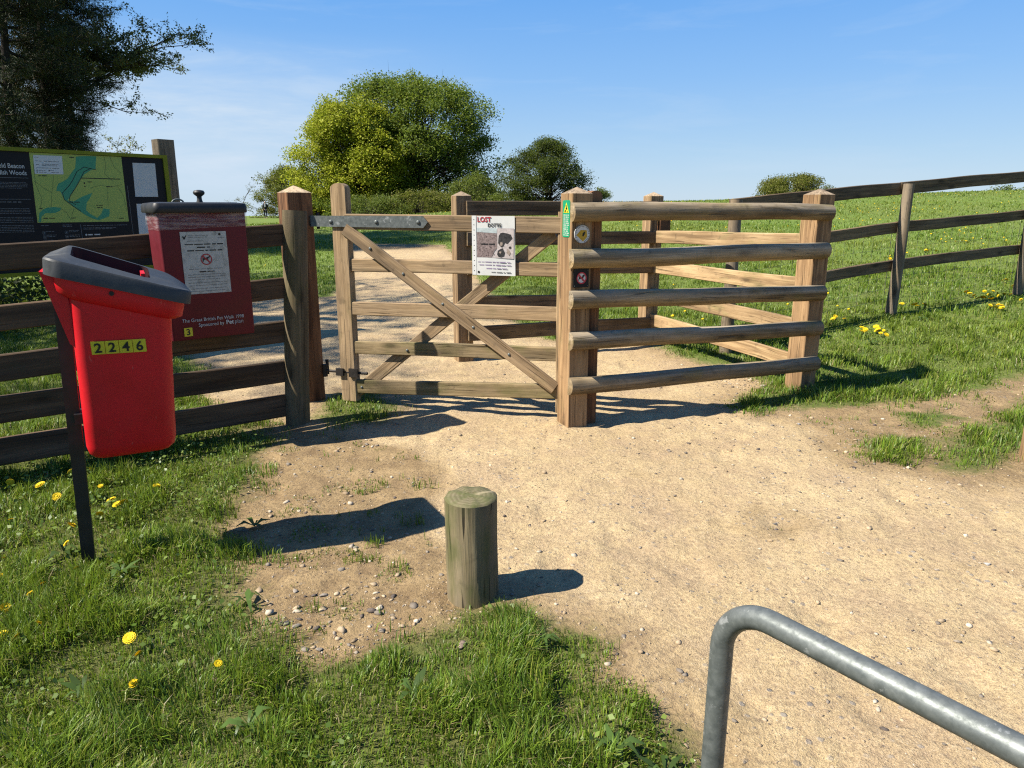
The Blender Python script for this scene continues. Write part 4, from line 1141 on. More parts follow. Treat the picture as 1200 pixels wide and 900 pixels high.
# ================================================================== red bin
BU = Vector((0.88, 0.475, 0)).normalized()
def rring(u0, u1, v0, v1, r, zf, k=5):
    P = []
    for cu, cv, a0 in ((u1-r, v1-r, 0), (u0+r, v1-r, 90), (u0+r, v0+r, 180), (u1-r, v0+r, 270)):
        for i in range(k+1):
            a = R(a0+90*i/k); u, v = cu+r*math.cos(a), cv+r*math.sin(a)
            P.append((u, v, zf(u) if callable(zf) else zf))
    return P
def red_bin():
    x, y = -1.756, 2.70
    t = empty("dog_waste_bin", (x, y, gz(x, y)), "bright red plastic bin numbered 2246 with a grey sloping lid on a black post", "bin")
    F = flat_frame((x, y, 0), BU)            # local: X=u front, Y=v depth (away), Z
    m = MB(); m.box((-0.024, -0.024, -0.12), (0.024, 0.024, 1.17)); m.build("mounting_post", M_IRON, t, F @ Matrix.Translation((-0.010, 0, 0)) @ Matrix.Rotation(R(2.2), 4, "Y"))
    b = MB()
    slant = lambda u: 1.135-0.30*(u-0.03)
    lr = []
    for z, a0, a1, hv, r in ((0.490, 0.090, 0.325, 0.120, 0.045), (0.497, 0.070, 0.345, 0.142, 0.050), (0.515, 0.056, 0.362, 0.153, 0.050), (0.545, 0.050, 0.369, 0.157, 0.048), (0.70, 0.054, 0.378, 0.160, 0.045), (0.90, 0.060, 0.391, 0.165, 0.042)):
        lr.append(rring(a0, a1, -hv, hv, r, z))
    lr.append(rring(0.066, 0.402, -0.169, 0.169, 0.042, slant))
    lr.append(rring(0.052, 0.414, -0.178, 0.178, 0.046, lambda u: slant(u)+0.004))
    lr.append(rring(0.032, 0.440, -0.186, 0.186, 0.050, lambda u: slant(u)+0.020))
    lr.append(rring(0.028, 0.448, -0.188, 0.188, 0.050, lambda u: slant(u)+0.050))
    lr.append(rring(0.026, 0.455, -0.188, 0.188, 0.050, lambda u: 1.225-0.30*u))
    b.loft(lr, 0, True, False)
    # back flange that carries the bin on its post
    sec = [(-0.012, 1.225), (0.060, 1.215), (0.078, 0.93), (0.050, 0.955)]
    n = len(sec)
    b.add([(u, -0.14, z) for u, z in sec]+[(u, 0.14, z) for u, z in sec], [(0, 1, 2, 3), (7, 6, 5, 4)]+[(i, 4+i, 4+(i+1) % 4, (i+1) % 4) for i in range(4)])
    b.build("body", M_RED, t, F, 38)
    l = MB()
    zl = lambda u: 1.218-0.292*u; zu = lambda u: 1.274-0.315*u; zc = lambda u: 1.322-0.372*u
    rings = [rring(0.010, 0.462, -0.192, 0.192, 0.055, lambda u: zl(u)+0.004), rring(0.000, 0.474, -0.203, 0.203, 0.060, zl), rring(0.006, 0.482, -0.200, 0.200, 0.058, zu), rring(0.012, 0.478, -0.195, 0.195, 0.056, lambda u: zu(u)+0.008),
             rring(0.070, 0.440, -0.135, 0.135, 0.045, lambda u: zc(u)-0.004), rring(0.078, 0.425, -0.126, 0.126, 0.042, zc),
             rring(0.090, 0.345, -0.112, 0.112, 0.030, zc)]
    def tilt(ring, k):      # the far rim of the hood stands a little higher than the near one
        return [(u, v, z+k*v) for u, v, z in ring]
    for i, k in ((4, 0.10), (5, 0.12), (6, 0.12)): rings[i] = tilt(rings[i], k)
    l.loft(rings, 0, False, False)
    lid = l.build("lid", M_LID, t, F, 38)
    fl = MB(); fl.loft([tilt(rring(0.091, 0.344, -0.111, 0.111, 0.030, lambda u: zc(u)-0.001), 0.12), rring(0.095, 0.340, -0.107, 0.107, 0.028, lambda u: zc(u)-0.075)], 0, False, True)
    fl.build("flap", plain("dark_bin_inside", (0.045, 0.008, 0.012), 0.6, 0.2, 0.2), lid, F, 35)
    h = MB(); h.box((0.314, -0.095, 1.14), (0.328, 0.060, 1.200))
    h.build("flap_hinge", M_RED, lid, F, 35)
    lk = MB(); ang = [(0.208+0.0085*math.cos(a), 1.139+0.0085*math.sin(a)) for a in np.linspace(0, 6.283, 15)[:-1]]
    lk.prism(ang, -0.186, -0.194); lk.build("lock", M_INK, t, F)
    # number plates on the near face
    for i, dgt in enumerate("2246"):
        u0 = 0.117+i*0.0462
        vf = -(0.160+0.005*(0.93-0.70)/0.20)-0.0015
        p = MB(); p.prism([(u0, 0.913-0.006*i*0.2), (u0+0.0445, 0.912-0.006*i*0.2), (u0+0.0445, 0.961-0.004*i*0.2), (u0, 0.962-0.004*i*0.2)], vf, vf-0.0012)
        pl = p.build("number_plate", M_YELLOW, t, F @ Matrix.Translation((0, -0.003, 0)))
        text_part("digit", dgt, M_INK, pl, F, u0+0.0222, 0.9195-0.001*i, 0.050, 'CENTER', off=-vf+0.0055, bold=0.0011)
    # brackets behind
    for z in (0.62, 1.02):
        k = MB(); k.box((0.02, -0.05, z), (0.066, 0.05, z+0.04)); k.build("bracket", M_IRON, t, F)
red_bin()

# ================================================================== maroon bin hung on the fence
def maroon_bin():
    O = (-2.63582, 3.44102)
    F = flat_frame((O[0], O[1], 0), FD)
    c = F @ Vector((1.13, 0.15, 0.70))
    t = empty("litter_bin", c, "dull maroon bin with flat black lid and stained notice hung on the fence", "bin")
    a, b = 0.888, 1.372
    m = MB()
    m.loft([rring(a+0.012, b-0.006, 0.006, 0.22, 0.012, 0.700), rring(a+0.008, b-0.003, 0.0, 0.235, 0.014, 0.712), rring(a, b, 0.0, 0.25, 0.014, 1.425)], 0, True, True)
    m.build("body", M_MAROON, t, F, 35)
    l = MB()
    l.loft([rring(a-0.018, b+0.006, -0.026, 0.272, 0.03, 1.418), rring(a-0.022, b+0.010, -0.031, 0.276, 0.034, 1.424), rring(a-0.022, b+0.010, -0.031, 0.276, 0.034, 1.452), rring(a-0.014, b+0.006, -0.02, 0.264, 0.03, 1.470), rring(a+0.03, b-0.04, 0.02, 0.22, 0.03, 1.477)], 0, True, True)
    lid = l.build("lid", M_BLACKP, t, F, 40)
    k = MB(); kx, ky = 1.150, 0.10
    k.loft([[(kx+r*math.cos(q), ky+r*math.sin(q), z) for q in np.linspace(0, 6.283, 17)[:-1]] for r, z in ((0.020, 1.472), (0.014, 1.490), (0.013, 1.508), (0.030, 1.522), (0.032, 1.532), (0.026, 1.542), (0.008, 1.546))])
    k.build("knob", M_BLACKP, lid, F, 40)
    k = MB(); k.tube([(1.02+0.03*math.cos(q), 0.06, 1.474+0.018*math.sin(q)) for q in np.linspace(0, 3.1416, 9)], 0.005, 8); k.build("lid_loop", GALV, lid, F, 60)
    # clear liner folded over the rim
    g = MB()
    g.loft([rring(a-0.004, b+0.006, -0.007, 0.255, 0.014, lambda u: 1.318+0.05*(u-a)+0.006*math.sin(u*23)), rring(a-0.007, b+0.007, -0.011, 0.256, 0.014, lambda u: 1.345+0.05*(u-a)), rring(a-0.005, b+0.006, -0.008, 0.255, 0.014, 1.418)], 0, False, False)
    g.build("bin_liner", M_BAG, t, F, 60)
    # notice
    n = MB(); n.prism([(1.022, 0.962), (1.244, 0.966), (1.250, 1.316), (0.992, 1.310)], -0.0025, -0.0035)
    # printed sheet keeps the outline of a rectangle
    n = MB(); n.prism([(0.994, 0.962), (1.248, 0.962), (1.248, 1.314), (0.994, 1.314)], -0.0025, -0.0035)
    no = n.build("notice", M_NOTICE, t, F)
    X0 = 0.994
    rows = [(X0+0.045, X0+0.150, 1.292), (X0+0.045, X0+0.150, 1.283), (X0+0.205, X0+0.240, 1.278), (X0+0.035, X0+0.12, 1.262)]
    dashes("small_print", M_GREYINK, no, F, rows, 0.0036, 0.006, 21)
    rows = [(X0+0.02, X0+0.235, 1.243), (X0+0.085, X0+0.165, 1.226), (X0+0.03, X0+0.225, 1.208)]
    dashes("bold_print", M_INK, no, F, rows, 0.0036, 0.0115, 22)
    rows = [(X0+0.03, X0+0.228, 1.104), (X0+0.02, X0+0.235, 1.072), (X0+0.02, X0+0.235, 1.058), (X0+0.02, X0+0.20, 1.044), (X0+0.02, X0+0.235, 1.026), (X0+0.02, X0+0.235, 1.010), (X0+0.03, X0+0.225, 0.992), (X0+0.02, X0+0.22, 0.977)]
    dashes("small_print", M_GREYINK, no, F, rows, 0.0036, 0.0065, 23)
    dashes("bold_print", M_INK, no, F, [(X0+0.085, X0+0.17, 1.088)], 0.0036, 0.0115, 24)
    m = MB(); m.prism([(X0+0.014, 1.292), (X0+0.022, 1.284), (X0+0.036, 1.300), (X0+0.026, 1.276), (X0+0.020, 1.270), (X0+0.012, 1.284)], -0.0036, -0.0042); m.prism(circ(X0+0.216, 1.297, 0.0075, 7), -0.0036, -0.0042); m.build("emblem", M_INK, no, F)
    cx, cz = X0+0.130, 1.157
    m = MB(); m.prism([(cx-0.022, cz-0.016), (cx-0.018, cz-0.016), (cx-0.014, cz-0.003), (cx+0.003, cz-0.002), (cx+0.008, cz-0.015), (cx+0.012, cz-0.014), (cx+0.009, cz+0.004), (cx+0.022, cz+0.012), (cx+0.018, cz+0.018), (cx+0.008, cz+0.013), (cx-0.012, cz+0.005), (cx-0.021, cz+0.013)], -0.0036, -0.0042); m.build("dog_symbol", M_INK, no, F)
    m = ring_mesh(cx, cz, 0.026, 0.032, 0.0044); w = 0.0026; dx = 0.02
    m.prism([(cx-dx-w, cz+dx-w), (cx+dx-w, cz-dx-w), (cx+dx+w, cz-dx+w), (cx-dx+w, cz+dx+w)], -0.0046, -0.0052); m.build("red_ring", M_REDINK, no, F)
    text_part("lettering", "The Great British Pet Walk 1998", M_PALEINK, t, F, 1.308, 0.803, 0.0285, 'RIGHT', off=0.0035, sx=0.92, shear=0.0)
    text_part("lettering", "Sponsored by", M_PALEINK, t, F, 1.188, 0.772, 0.0285, 'RIGHT', off=0.0035, sx=0.92)
    text_part("lettering", "Pet", M_PALEINK, t, F, 1.200, 0.772, 0.036, 'LEFT', off=0.0035, bold=0.0008, sx=0.95)
    text_part("lettering", "plan", M_PALEINK, t, F, 1.250, 0.772, 0.036, 'LEFT', off=0.0035, bold=-0.0004, sx=0.9)
    p = MB(); p.prism([(0.960, 0.722), (1.006, 0.722), (1.006, 0.772), (0.960, 0.772)], -0.003, -0.0042); pl = p.build("number_plate", M_YELLOW, t, F)
    text_part("digit", "3", M_INK, pl, F, 0.983, 0.730, 0.050, 'CENTER', off=0.0048, bold=0.0010)
    h = MB(); h.box((0.95, 0.25, 1.16), (1.31, 0.268, 1.22)); h.build("bracket", M_IRON, t, F)
maroon_bin()

# ================================================================== information board
def info_board():
    S = 1.36
    A = Vector((-4.488, 6.596, -0.522)); D = Vector((0.65, 0.77, 0)).normalized()
    F = flat_frame(A, D) @ Matrix.Scale(S, 4)
    c = F @ Vector((0.3, 0.08, 0)); 
    t = empty("information_board", (c.x, c.y, gz(c.x, c.y)), "black information board with a green map and lime edge on timber posts behind the fence", "notice board")
    L0, L1, Z0, Z1 = -0.75, 1.036, 1.02, 1.826
    m = MB(); m.box((L0, 0.0, Z0), (L1, 0.022, Z1)); m.build("panel", M_BOARD, t, F)
    f = MB()
    f.box((L0-0.012, -0.012, Z1-0.020), (L1+0.010, 0.03, Z1+0.004)); f.box((L1-0.022, -0.0118, Z0), (L1+0.010, 0.03, Z1-0.0202)); f.box((L0-0.012, -0.0118, Z0), (L0+0.012, 0.03, Z1-0.0202)); f.box((L0-0.012, -0.012, Z0-0.024), (L1+0.010, 0.03, Z0-0.0002))
    f.build("frame", M_LIME, t, F)
    for s in (1.075, -0.80):
        timber(2.23, rect(0.150, 0.172, 0.006), 8, 0.003, ns()).build("post", W_ROUND if s > 0 else W_OLD, t, up_frame(*(F @ Vector((s, 0.10, 0))).xy, -0.1, D.xy), 30)
    mp = shape("map", M_MAPG, t, F, [(0.121, 1.346), (0.714, 1.346), (0.718, 1.803), (0.136, 1.803)], 0.0005)
    teal = [(0.417, 1.788), (0.47, 1.797), (0.55, 1.798), (0.540, 1.755), (0.533, 1.709), (0.505, 1.705), (0.457, 1.674), (0.42, 1.632), (0.397, 1.599), (0.37, 1.56), (0.347, 1.524), (0.324, 1.493), (0.363, 1.487), (0.42, 1.52), (0.491, 1.547), (0.47, 1.51), (0.446, 1.483), (0.44, 1.455), (0.434, 1.429), (0.46, 1.400), (0.5, 1.374), (0.53, 1.40), (0.55, 1.439), (0.591, 1.434), (0.588, 1.405), (0.58, 1.384), (0.54, 1.368), (0.507, 1.358), (0.47, 1.37), (0.439, 1.386), (0.40, 1.415), (0.357, 1.45), (0.33, 1.475), (0.305, 1.503), (0.288, 1.555), (0.264, 1.555), (0.270, 1.58), (0.285, 1.607), (0.31, 1.618), (0.343, 1.639), (0.375, 1.68), (0.403, 1.714), (0.410, 1.75)]
    shape("woodland_patch", M_TEAL, mp, F, teal, 0.0012)
    shape("woodland_patch", M_TEAL, mp, F, [(0.128, 1.350), (0.140, 1.409), (0.165, 1.432), (0.192, 1.445), (0.235, 1.450), (0.277, 1.445), (0.270, 1.425), (0.234, 1.409), (0.177, 1.409), (0.150, 1.385), (0.143, 1.350)], 0.0012)
    r = MB()
    for pts, w in (([(0.535, 1.706), (0.46, 1.722), (0.41, 1.69), (0.375, 1.63), (0.345, 1.59), (0.300, 1.545), (0.305, 1.50), (0.36, 1.452), (0.40, 1.42)], 0.0042), ([(0.505, 1.716), (0.455, 1.69), (0.42, 1.63), (0.39, 1.585), (0.345, 1.525), (0.335, 1.49), (0.375, 1.465)], 0.0042)):
        r.prism(strip(pts, w), -0.0018, -0.0022)
    r.build("trail", M_INK, mp, F)
    r = MB()
    for pts in ([(0.140, 1.62), (0.19, 1.575), (0.235, 1.545), (0.225, 1.48), (0.21, 1.42)], [(0.235, 1.545), (0.25, 1.60), (0.26, 1.66)], [(0.60, 1.80), (0.605, 1.74), (0.59, 1.68), (0.64, 1.63)], [(0.64, 1.80), (0.66, 1.73), (0.70, 1.69)], [(0.48, 1.58), (0.55, 1.60), (0.63, 1.592), (0.70, 1.61)], [(0.60, 1.592), (0.59, 1.52), (0.585, 1.46)], [(0.27, 1.445), (0.31, 1.41), (0.33, 1.36)], [(0.36, 1.44), (0.34, 1.40), (0.335, 1.36)], [(0.15, 1.73), (0.145, 1.60), (0.17, 1.50), (0.15, 1.44)], [(0.665, 1.60), (0.70, 1.53), (0.71, 1.42)]):
        r.prism(strip(pts, 0.0028), -0.0012, -0.0015)
        if len(r.v): r.build("road_line", M_MAPL, mp, F); r = MB()
    r = MB(); r.prism(strip([(0.425, 1.647), (0.690, 1.647)], 0.006), -0.0012, -0.0016); r.prism(circ(0.448, 1.613, 0.006, 8), -0.0012, -0.0016); r.prism(circ(0.448, 1.590, 0.005, 8), -0.0012, -0.0016); r.build("map_marks", M_INK, mp, F)
    dashes("place_names", M_INK, mp, F, [(0.49, 1.475-0.0, 0)][:0] + [(0.505, 0.55, 1.462), (0.51, 0.545, 1.447), (0.17, 0.22, 1.655), (0.375, 0.415, 1.783), (0.47, 0.50, 1.622), (0.16, 0.23, 1.375), (0.335, 0.40, 1.483), (0.33, 0.37, 1.375), (0.65, 0.69, 1.37), (0.145, 0.17, 1.44), (0.59, 0.63, 1.592)], 0.0018, 0.010, 31)
    k = shape("map_key", M_WHITE, mp, F, [(0.150, 1.666), (0.323, 1.668), (0.330, 1.789), (0.156, 1.787)], 0.0020)
    dashes("small_print", M_GREYINK, k, F, [(0.162, 0.185, 1.773), (0.165, 0.20, 1.750), (0.215, 0.31, 1.750), (0.165, 0.19, 1.727), (0.20, 0.30, 1.731), (0.20, 0.29, 1.722), (0.165, 0.31, 1.706), (0.175, 0.22, 1.690), (0.245, 0.27, 1.690), (0.175, 0.22, 1.678), (0.25, 0.30, 1.678)], 0.0030, 0.0065, 32)
    m = MB(); m.box((0.235, -0.0036, 1.686), (0.242, -0.003, 1.694)); m.box((0.163, -0.0036, 1.686), (0.169, -0.003, 1.693)); m.box((0.163, -0.0036, 1.674), (0.169, -0.003, 1.681)); m.build("key_symbols", M_INK, k, F)
    shape("paper_notice", M_PAPER, t, F, [(0.783, 1.524), (0.949, 1.525), (0.954, 1.767), (0.791, 1.765)], 0.001)
    shape("paper_notice", M_PAPER, t, F, [(0.776, 1.225), (0.948, 1.225), (0.953, 1.473), (0.784, 1.473)], 0.001)
    text_part("title", "Haresfield Beacon", M_PALEINK, t, F, 0.0965, 1.699, 0.041, 'RIGHT', off=0.0015, bold=0.0005, sx=0.80)
    text_part("title", "and Standish Woods", M_PALEINK, t, F, 0.1035, 1.656, 0.041, 'RIGHT', off=0.0015, bold=0.0005, sx=0.80)
    rows = [(L0+0.06, 0.09, 1.607), (L0+0.06, 0.10, 1.598), (L0+0.06, 0.095, 1.589), (L0+0.06, 0.10, 1.580), (L0+0.06, 0.07, 1.571)]
    rows += [(L0+0.06, 0.09, 1.440-0.0105*i) for i in range(4)]+[(L0+0.06, 0.10, 1.383-0.0105*i) for i in range(4)]+[(L0+0.06, 0.095, 1.330-0.0105*i) for i in range(5)]
    dashes("small_print", M_GREYINK, t, F, rows, 0.001, 0.0052, 33)
    dashes("bold_print", M_GREYINK, t, F, [(L0+0.06, 0.045, 1.482), (L0+0.06, -0.08, 1.467)], 0.001, 0.010, 34)
    m = MB()
    for pts in ([(L0+0.05, 1.500), (0.105, 1.500)], [(0.105, 1.66), (0.108, 1.657)], [(L0+0.05, 1.637), (0.108, 1.637)], [(0.385, 1.33), (0.384, 1.15)], [(0.735, 1.60), (0.734, 1.20)]):
        m.prism(strip(pts, 0.0025), -0.001, -0.0014)
    m.build("rule_lines", M_GREYINK, t, F)
    dashes("small_print", M_GREYINK, t, F, [(0.14, 0.185, 1.326), (0.27, 0.33, 1.328), (0.27, 0.33, 1.317), (0.40, 0.70, 1.322), (0.40, 0.62, 1.305), (0.40, 0.60, 1.297), (0.165, 0.22, 1.286), (0.165, 0.225, 1.262), (0.165, 0.215, 1.252), (0.165, 0.20, 1.228), (0.305, 0.37, 1.290), (0.305, 0.36, 1.281), (0.305, 0.37, 1.258), (0.305, 0.37, 1.249), (0.305, 0.36, 1.226)], 0.001, 0.0065, 35)
    m = MB()
    for px in (0.143, 0.280):
        for pz in (1.278, 1.250, 1.222):
            m.add(*(lambda r_: (r_.v, r_.f))(MB().prism(strip([(px, pz-0.009), (px+0.018, pz-0.009), (px+0.018, pz+0.009), (px, pz+0.009), (px, pz-0.009)], 0.002), -0.001, -0.0014)))
            m.prism(circ(px+0.009, pz, 0.005, 6), -0.001, -0.0014)
    m.build("symbols", M_GREYINK, t, F)
    m = MB(); m.prism(circ(0.413, 1.258, 0.007, 7), -0.001, -0.0014); m.build("emblem", M_PALEINK, t, F)
    dashes("bold_print", M_PALEINK, t, F, [(0.425, 0.505, 1.258)], 0.001, 0.014, 36)
info_board()

# ================================================================== trees
class Wood:
    def __init__(self): self.mb = MB()
    def limb(self, pts, r0, r1, n=6):
        k = len(pts); self.mb.tube(pts, [r0+(r1-r0)*i/(k-1) for i in range(k)], n)
def curve(a, b, sag, rng, n=5):
    a, b = np.array(a), np.array(b); out = []
    for i in range(n+1):
        t = i/n; p = a*(1-t)+b*t
        p = p+np.array([0, 0, sag])*math.sin(math.pi*t)+rng.normal(0, 0.03, 3)*np.linalg.norm(b-a)*math.sin(math.pi*t)
        out.append(tuple(p))
    return out

def leafy_tree(name, label, cat, x, y, h, rad, seed, leaves, size, cols, group=None, clumps=70, cr=0.8, skirt=0.12, stems=1, squash=1.0, wind=0.0, trunk_r=0.16, sparse=0.0, outline=0.18, bark=None, dome=True, gap=0.42, flat=2.0):
    rng = np.random.default_rng(seed)
    z0 = float(base_height(np.array([x]), np.array([y]))[0])
    t = empty(name, (x, y, z0), label, cat, group)
    hc = h*(0.5+skirt*0.5); rz = h-hc
    C = []
    ph = rng.uniform(0, 6.28, 4)
    while len(C) < clumps:
        if dome:
            az = rng.uniform(0, 6.283); tt = rng.uniform(0.02, 1.0)**0.85
            prof = max(0.0, 1-((tt-0.34)/0.66)**flat)**(1/flat) if tt > 0.34 else 0.90+0.10*tt/0.34
            q = rng.uniform(0.12, 1.0)**0.36
            f = 1+outline*(0.5*math.sin(2*az+ph[0])+0.5*math.sin(3*az+ph[1]+tt*5)+0.5*math.sin(7*tt+ph[2]+2*az)+0.35*math.sin(9*az+11*tt+ph[3]))
            rr_ = max(0.05, rad*prof*q*f-cr*0.25)
            p = np.array([rr_*math.cos(az), rr_*math.sin(az), max(0.15, h*tt-cr*0.35+h*0.03*math.sin(5*az+ph[2]))])
            if math.sin(p[0]*2.3/rad*2+ph[0])*math.sin(p[1]*2.1/rad*2+ph[1])*math.sin(p[2]*7/h+ph[3]) > gap: continue
            if rng.uniform() < 0.28: p[:2] *= rng.uniform(1.02, 1.17); p[2] *= rng.uniform(1.0, 1.05)
            p[0] += wind*p[2]
            C.append(p); continue
        u = rng.normal(0, 1, 3); u /= np.linalg.norm(u)
        q = rng.uniform(0.25, 1.0)**0.38
        az = math.atan2(u[1], u[0])
        f = 1+outline*(math.sin(2*az+ph[0])*0.5+math.sin(3*az+ph[1]+u[2]*2)*0.5+0.6*math.sin(5*u[2]+ph[2]+az))
        ex = q*f*max(0.2, 1-cr*0.45/max(rad, 0.1))
        p = np.array([u[0]*rad*ex, u[1]*rad*ex, hc+u[2]*rz*q*max(0.3, 1-cr*0.35/max(rz, 0.1))*(1+0.10*outline*math.sin(4*az+ph[3]))])
        if u[2] < 0: p[:2] *= (1-0.25*u[2]*u[2])*squash**0
        if p[2] < h*skirt*0.5: continue
        p[0] += wind*p[2]
        C.append(p)
    C = np.array(C)
    W = Wood()
    bases = [np.array([rng.normal(0, 0.25*(stems > 1)*rad*0.4), rng.normal(0, 0.25*(stems > 1)*rad*0.4), -0.15]) for _ in range(stems)]
    tops = []
    for b in bases:
        top = b+np.array([rng.normal(0, 0.15)*rad+wind*h*0.5, rng.normal(0, 0.15)*rad, h*0.80])
        pts = curve(b, top, 0, rng, 7); W.limb(pts, trunk_r, trunk_r*0.22, 8); tops.append(pts)
    for c in C:
        pts = tops[rng.integers(len(tops))]
        k = int(np.clip((c[2]*0.55/h)*len(pts), 1, len(pts)-2)); a = np.array(pts[k])
        lim = curve(a, c, -0.05*h*rng.uniform(-0.3, 1), rng, 4)
        r = trunk_r*rng.uniform(0.16, 0.32)
        W.limb(lim, r, r*0.25, 5)
        for _ in range(3):
            e = c+rng.normal(0, 0.6, 3)*cr
            W.limb(curve(np.array(lim[3]), e, 0, rng, 2), r*0.3, r*0.08, 4)
    W.mb.build("trunk", bark or M_BARK, t, Matrix.Translation((x, y, z0)), 60)
    per = leaves//clumps
    cc = np.repeat(C, per, 0); n = len(cc)
    g = rng.normal(0, 1, (n, 3)); g /= np.maximum(1, np.linalg.norm(g, axis=1)/2.4)[:, None]
    crs = np.repeat(cr*rng.uniform(0.6, 1.25, clumps), per)
    P = cc+g*crs[:, None]*np.array([0.58, 0.58, 0.40])
    P[:, 2] -= 0.10*np.abs(g[:, 0])*crs
    P[:, 2] = np.maximum(P[:, 2], 0.05)
    base, lite, odd = [np.array(c) for c in cols]
    kc = np.repeat(rng.uniform(0, 1, clumps), per)[:, None]; kl = rng.uniform(0, 1, n)[:, None]
    tint = base+(lite-base)*(0.62*kc+0.38*kl)
    tint = np.where(rng.uniform(0, 1, (n, 1)) < 0.10, odd, tint)*rng.uniform(0.75, 1.2, (n, 1))
    V, Q, Cc = leaf_quads(P, 0.35, rng.uniform(0.6, 1.35, n)*size, 0.72, rng, tint)
    me = np_mesh("crown", V, Q, None, Cc)
    link("crown", me, M_LEAF, t, Matrix.Translation((x, y, z0)))
    return t
GREEN = ((0.075, 0.138, 0.016), (0.235, 0.300, 0.038), (0.28, 0.30, 0.05))
YEL = ((0.30, 0.35, 0.018), (0.52, 0.54, 0.035), (0.50, 0.46, 0.05))
DARK = ((0.030, 0.050, 0.012), (0.085, 0.115, 0.024), (0.12, 0.13, 0.035))
MID = ((0.095, 0.140, 0.022), (0.185, 0.230, 0.042), (0.24, 0.24, 0.06))
OLIVE = ((0.115, 0.132, 0.020), (0.215, 0.215, 0.036), (0.26, 0.22, 0.06))
leafy_tree("broadleaf_tree", "tall domed tree in fresh mid green leaf beyond the gate, biggest in the middle", "tree", -6.6, 49, 8.6, 5.6, 1, 130000, 0.125, GREEN, clumps=430, cr=0.80, skirt=0.02, stems=6, trunk_r=0.15, outline=0.08, gap=0.30, flat=2.7)
leafy_tree("broadleaf_tree", "yellow green tree in new leaf at the left shoulder of the big domed tree", "tree", -9.9, 46, 6.9, 3.55, 2, 140000, 0.115, YEL, clumps=380, cr=0.62, skirt=0.02, stems=4, trunk_r=0.12, outline=0.09, flat=2.3)
leafy_tree("thorn_tree", "dark dense rounded thorn tree standing right of the big domed tree", "tree", 1.85, 40, 3.5, 2.35, 3, 50000, 0.075, DARK, clumps=220, cr=0.42, skirt=0.0, stems=4, trunk_r=0.07, outline=0.10)
leafy_tree("young_tree", "small olive green tree behind the walker, seen left of the gate post", "tree", -26.2, 86, 5.6, 3.8, 4, 30000, 0.15, OLIVE, clumps=140, cr=0.7, skirt=0.0, stems=2, trunk_r=0.12, outline=0.25)
leafy_tree("windswept_tree", "rounded olive tree on the skyline above the right end of the railing", "tree", 28.4, 75, 3.5, 4.0, 5, 40000, 0.13, OLIVE, clumps=200, cr=0.6, skirt=0.0, stems=3, trunk_r=0.12, wind=0.08)
HB = "bushes along the far edge of the field"
leafy_tree("bush", "low bright green bush left of the gate's top bar, under the yellow green tree", "bush", -7.6, 40, 1.15, 2.4, 11, 14000, 0.07, MID, HB, 90, 0.32, 0.0, 4, trunk_r=0.04)
leafy_tree("bush", "low olive bush in the row, just left of the pointed post behind the gate", "bush", -4.9, 41, 1.25, 2.4, 12, 14000, 0.07, OLIVE, HB, 90, 0.32, 0.0, 4, trunk_r=0.04)
leafy_tree("bush", "taller mid green bush behind the pointed post seen through the gate", "bush", -2.3, 43, 2.1, 1.9, 13, 16000, 0.075, MID, HB, 90, 0.38, 0.0, 4, trunk_r=0.05)
leafy_tree("bush", "small green bush at the foot of the dark thorn tree, on its left", "bush", -0.1, 41, 0.95, 1.7, 14, 10000, 0.07, MID, HB, 70, 0.30, 0.0, 3, trunk_r=0.04)
leafy_tree("bush", "dull green bush beneath the yellow green tree, next to the square gate post", "bush", -11.6, 44, 1.35, 2.4, 15, 13000, 0.075, GREEN, HB, 90, 0.34, 0.0, 4, trunk_r=0.04)
leafy_tree("bush", "tiny bush top showing on the skyline just right of the closing post", "bush", 5.0, 42, 0.75, 0.75, 16, 3000, 0.07, MID, HB, 12, 0.3, 0.0, 3, trunk_r=0.03)
leafy_tree("bush", "dark green bush on the skyline at the right edge of the picture", "bush", 50.5, 75, 2.15, 2.7, 17, 9000, 0.13, MID, HB, 34, 0.6, 0.0, 3, trunk_r=0.06)
leafy_tree("bush", "small bush on the skyline under the right-hand fence's top rail", "bush", 45.6, 75, 1.65, 1.3, 18, 5000, 0.12, MID, HB, 20, 0.45, 0.0, 3, trunk_r=0.05)

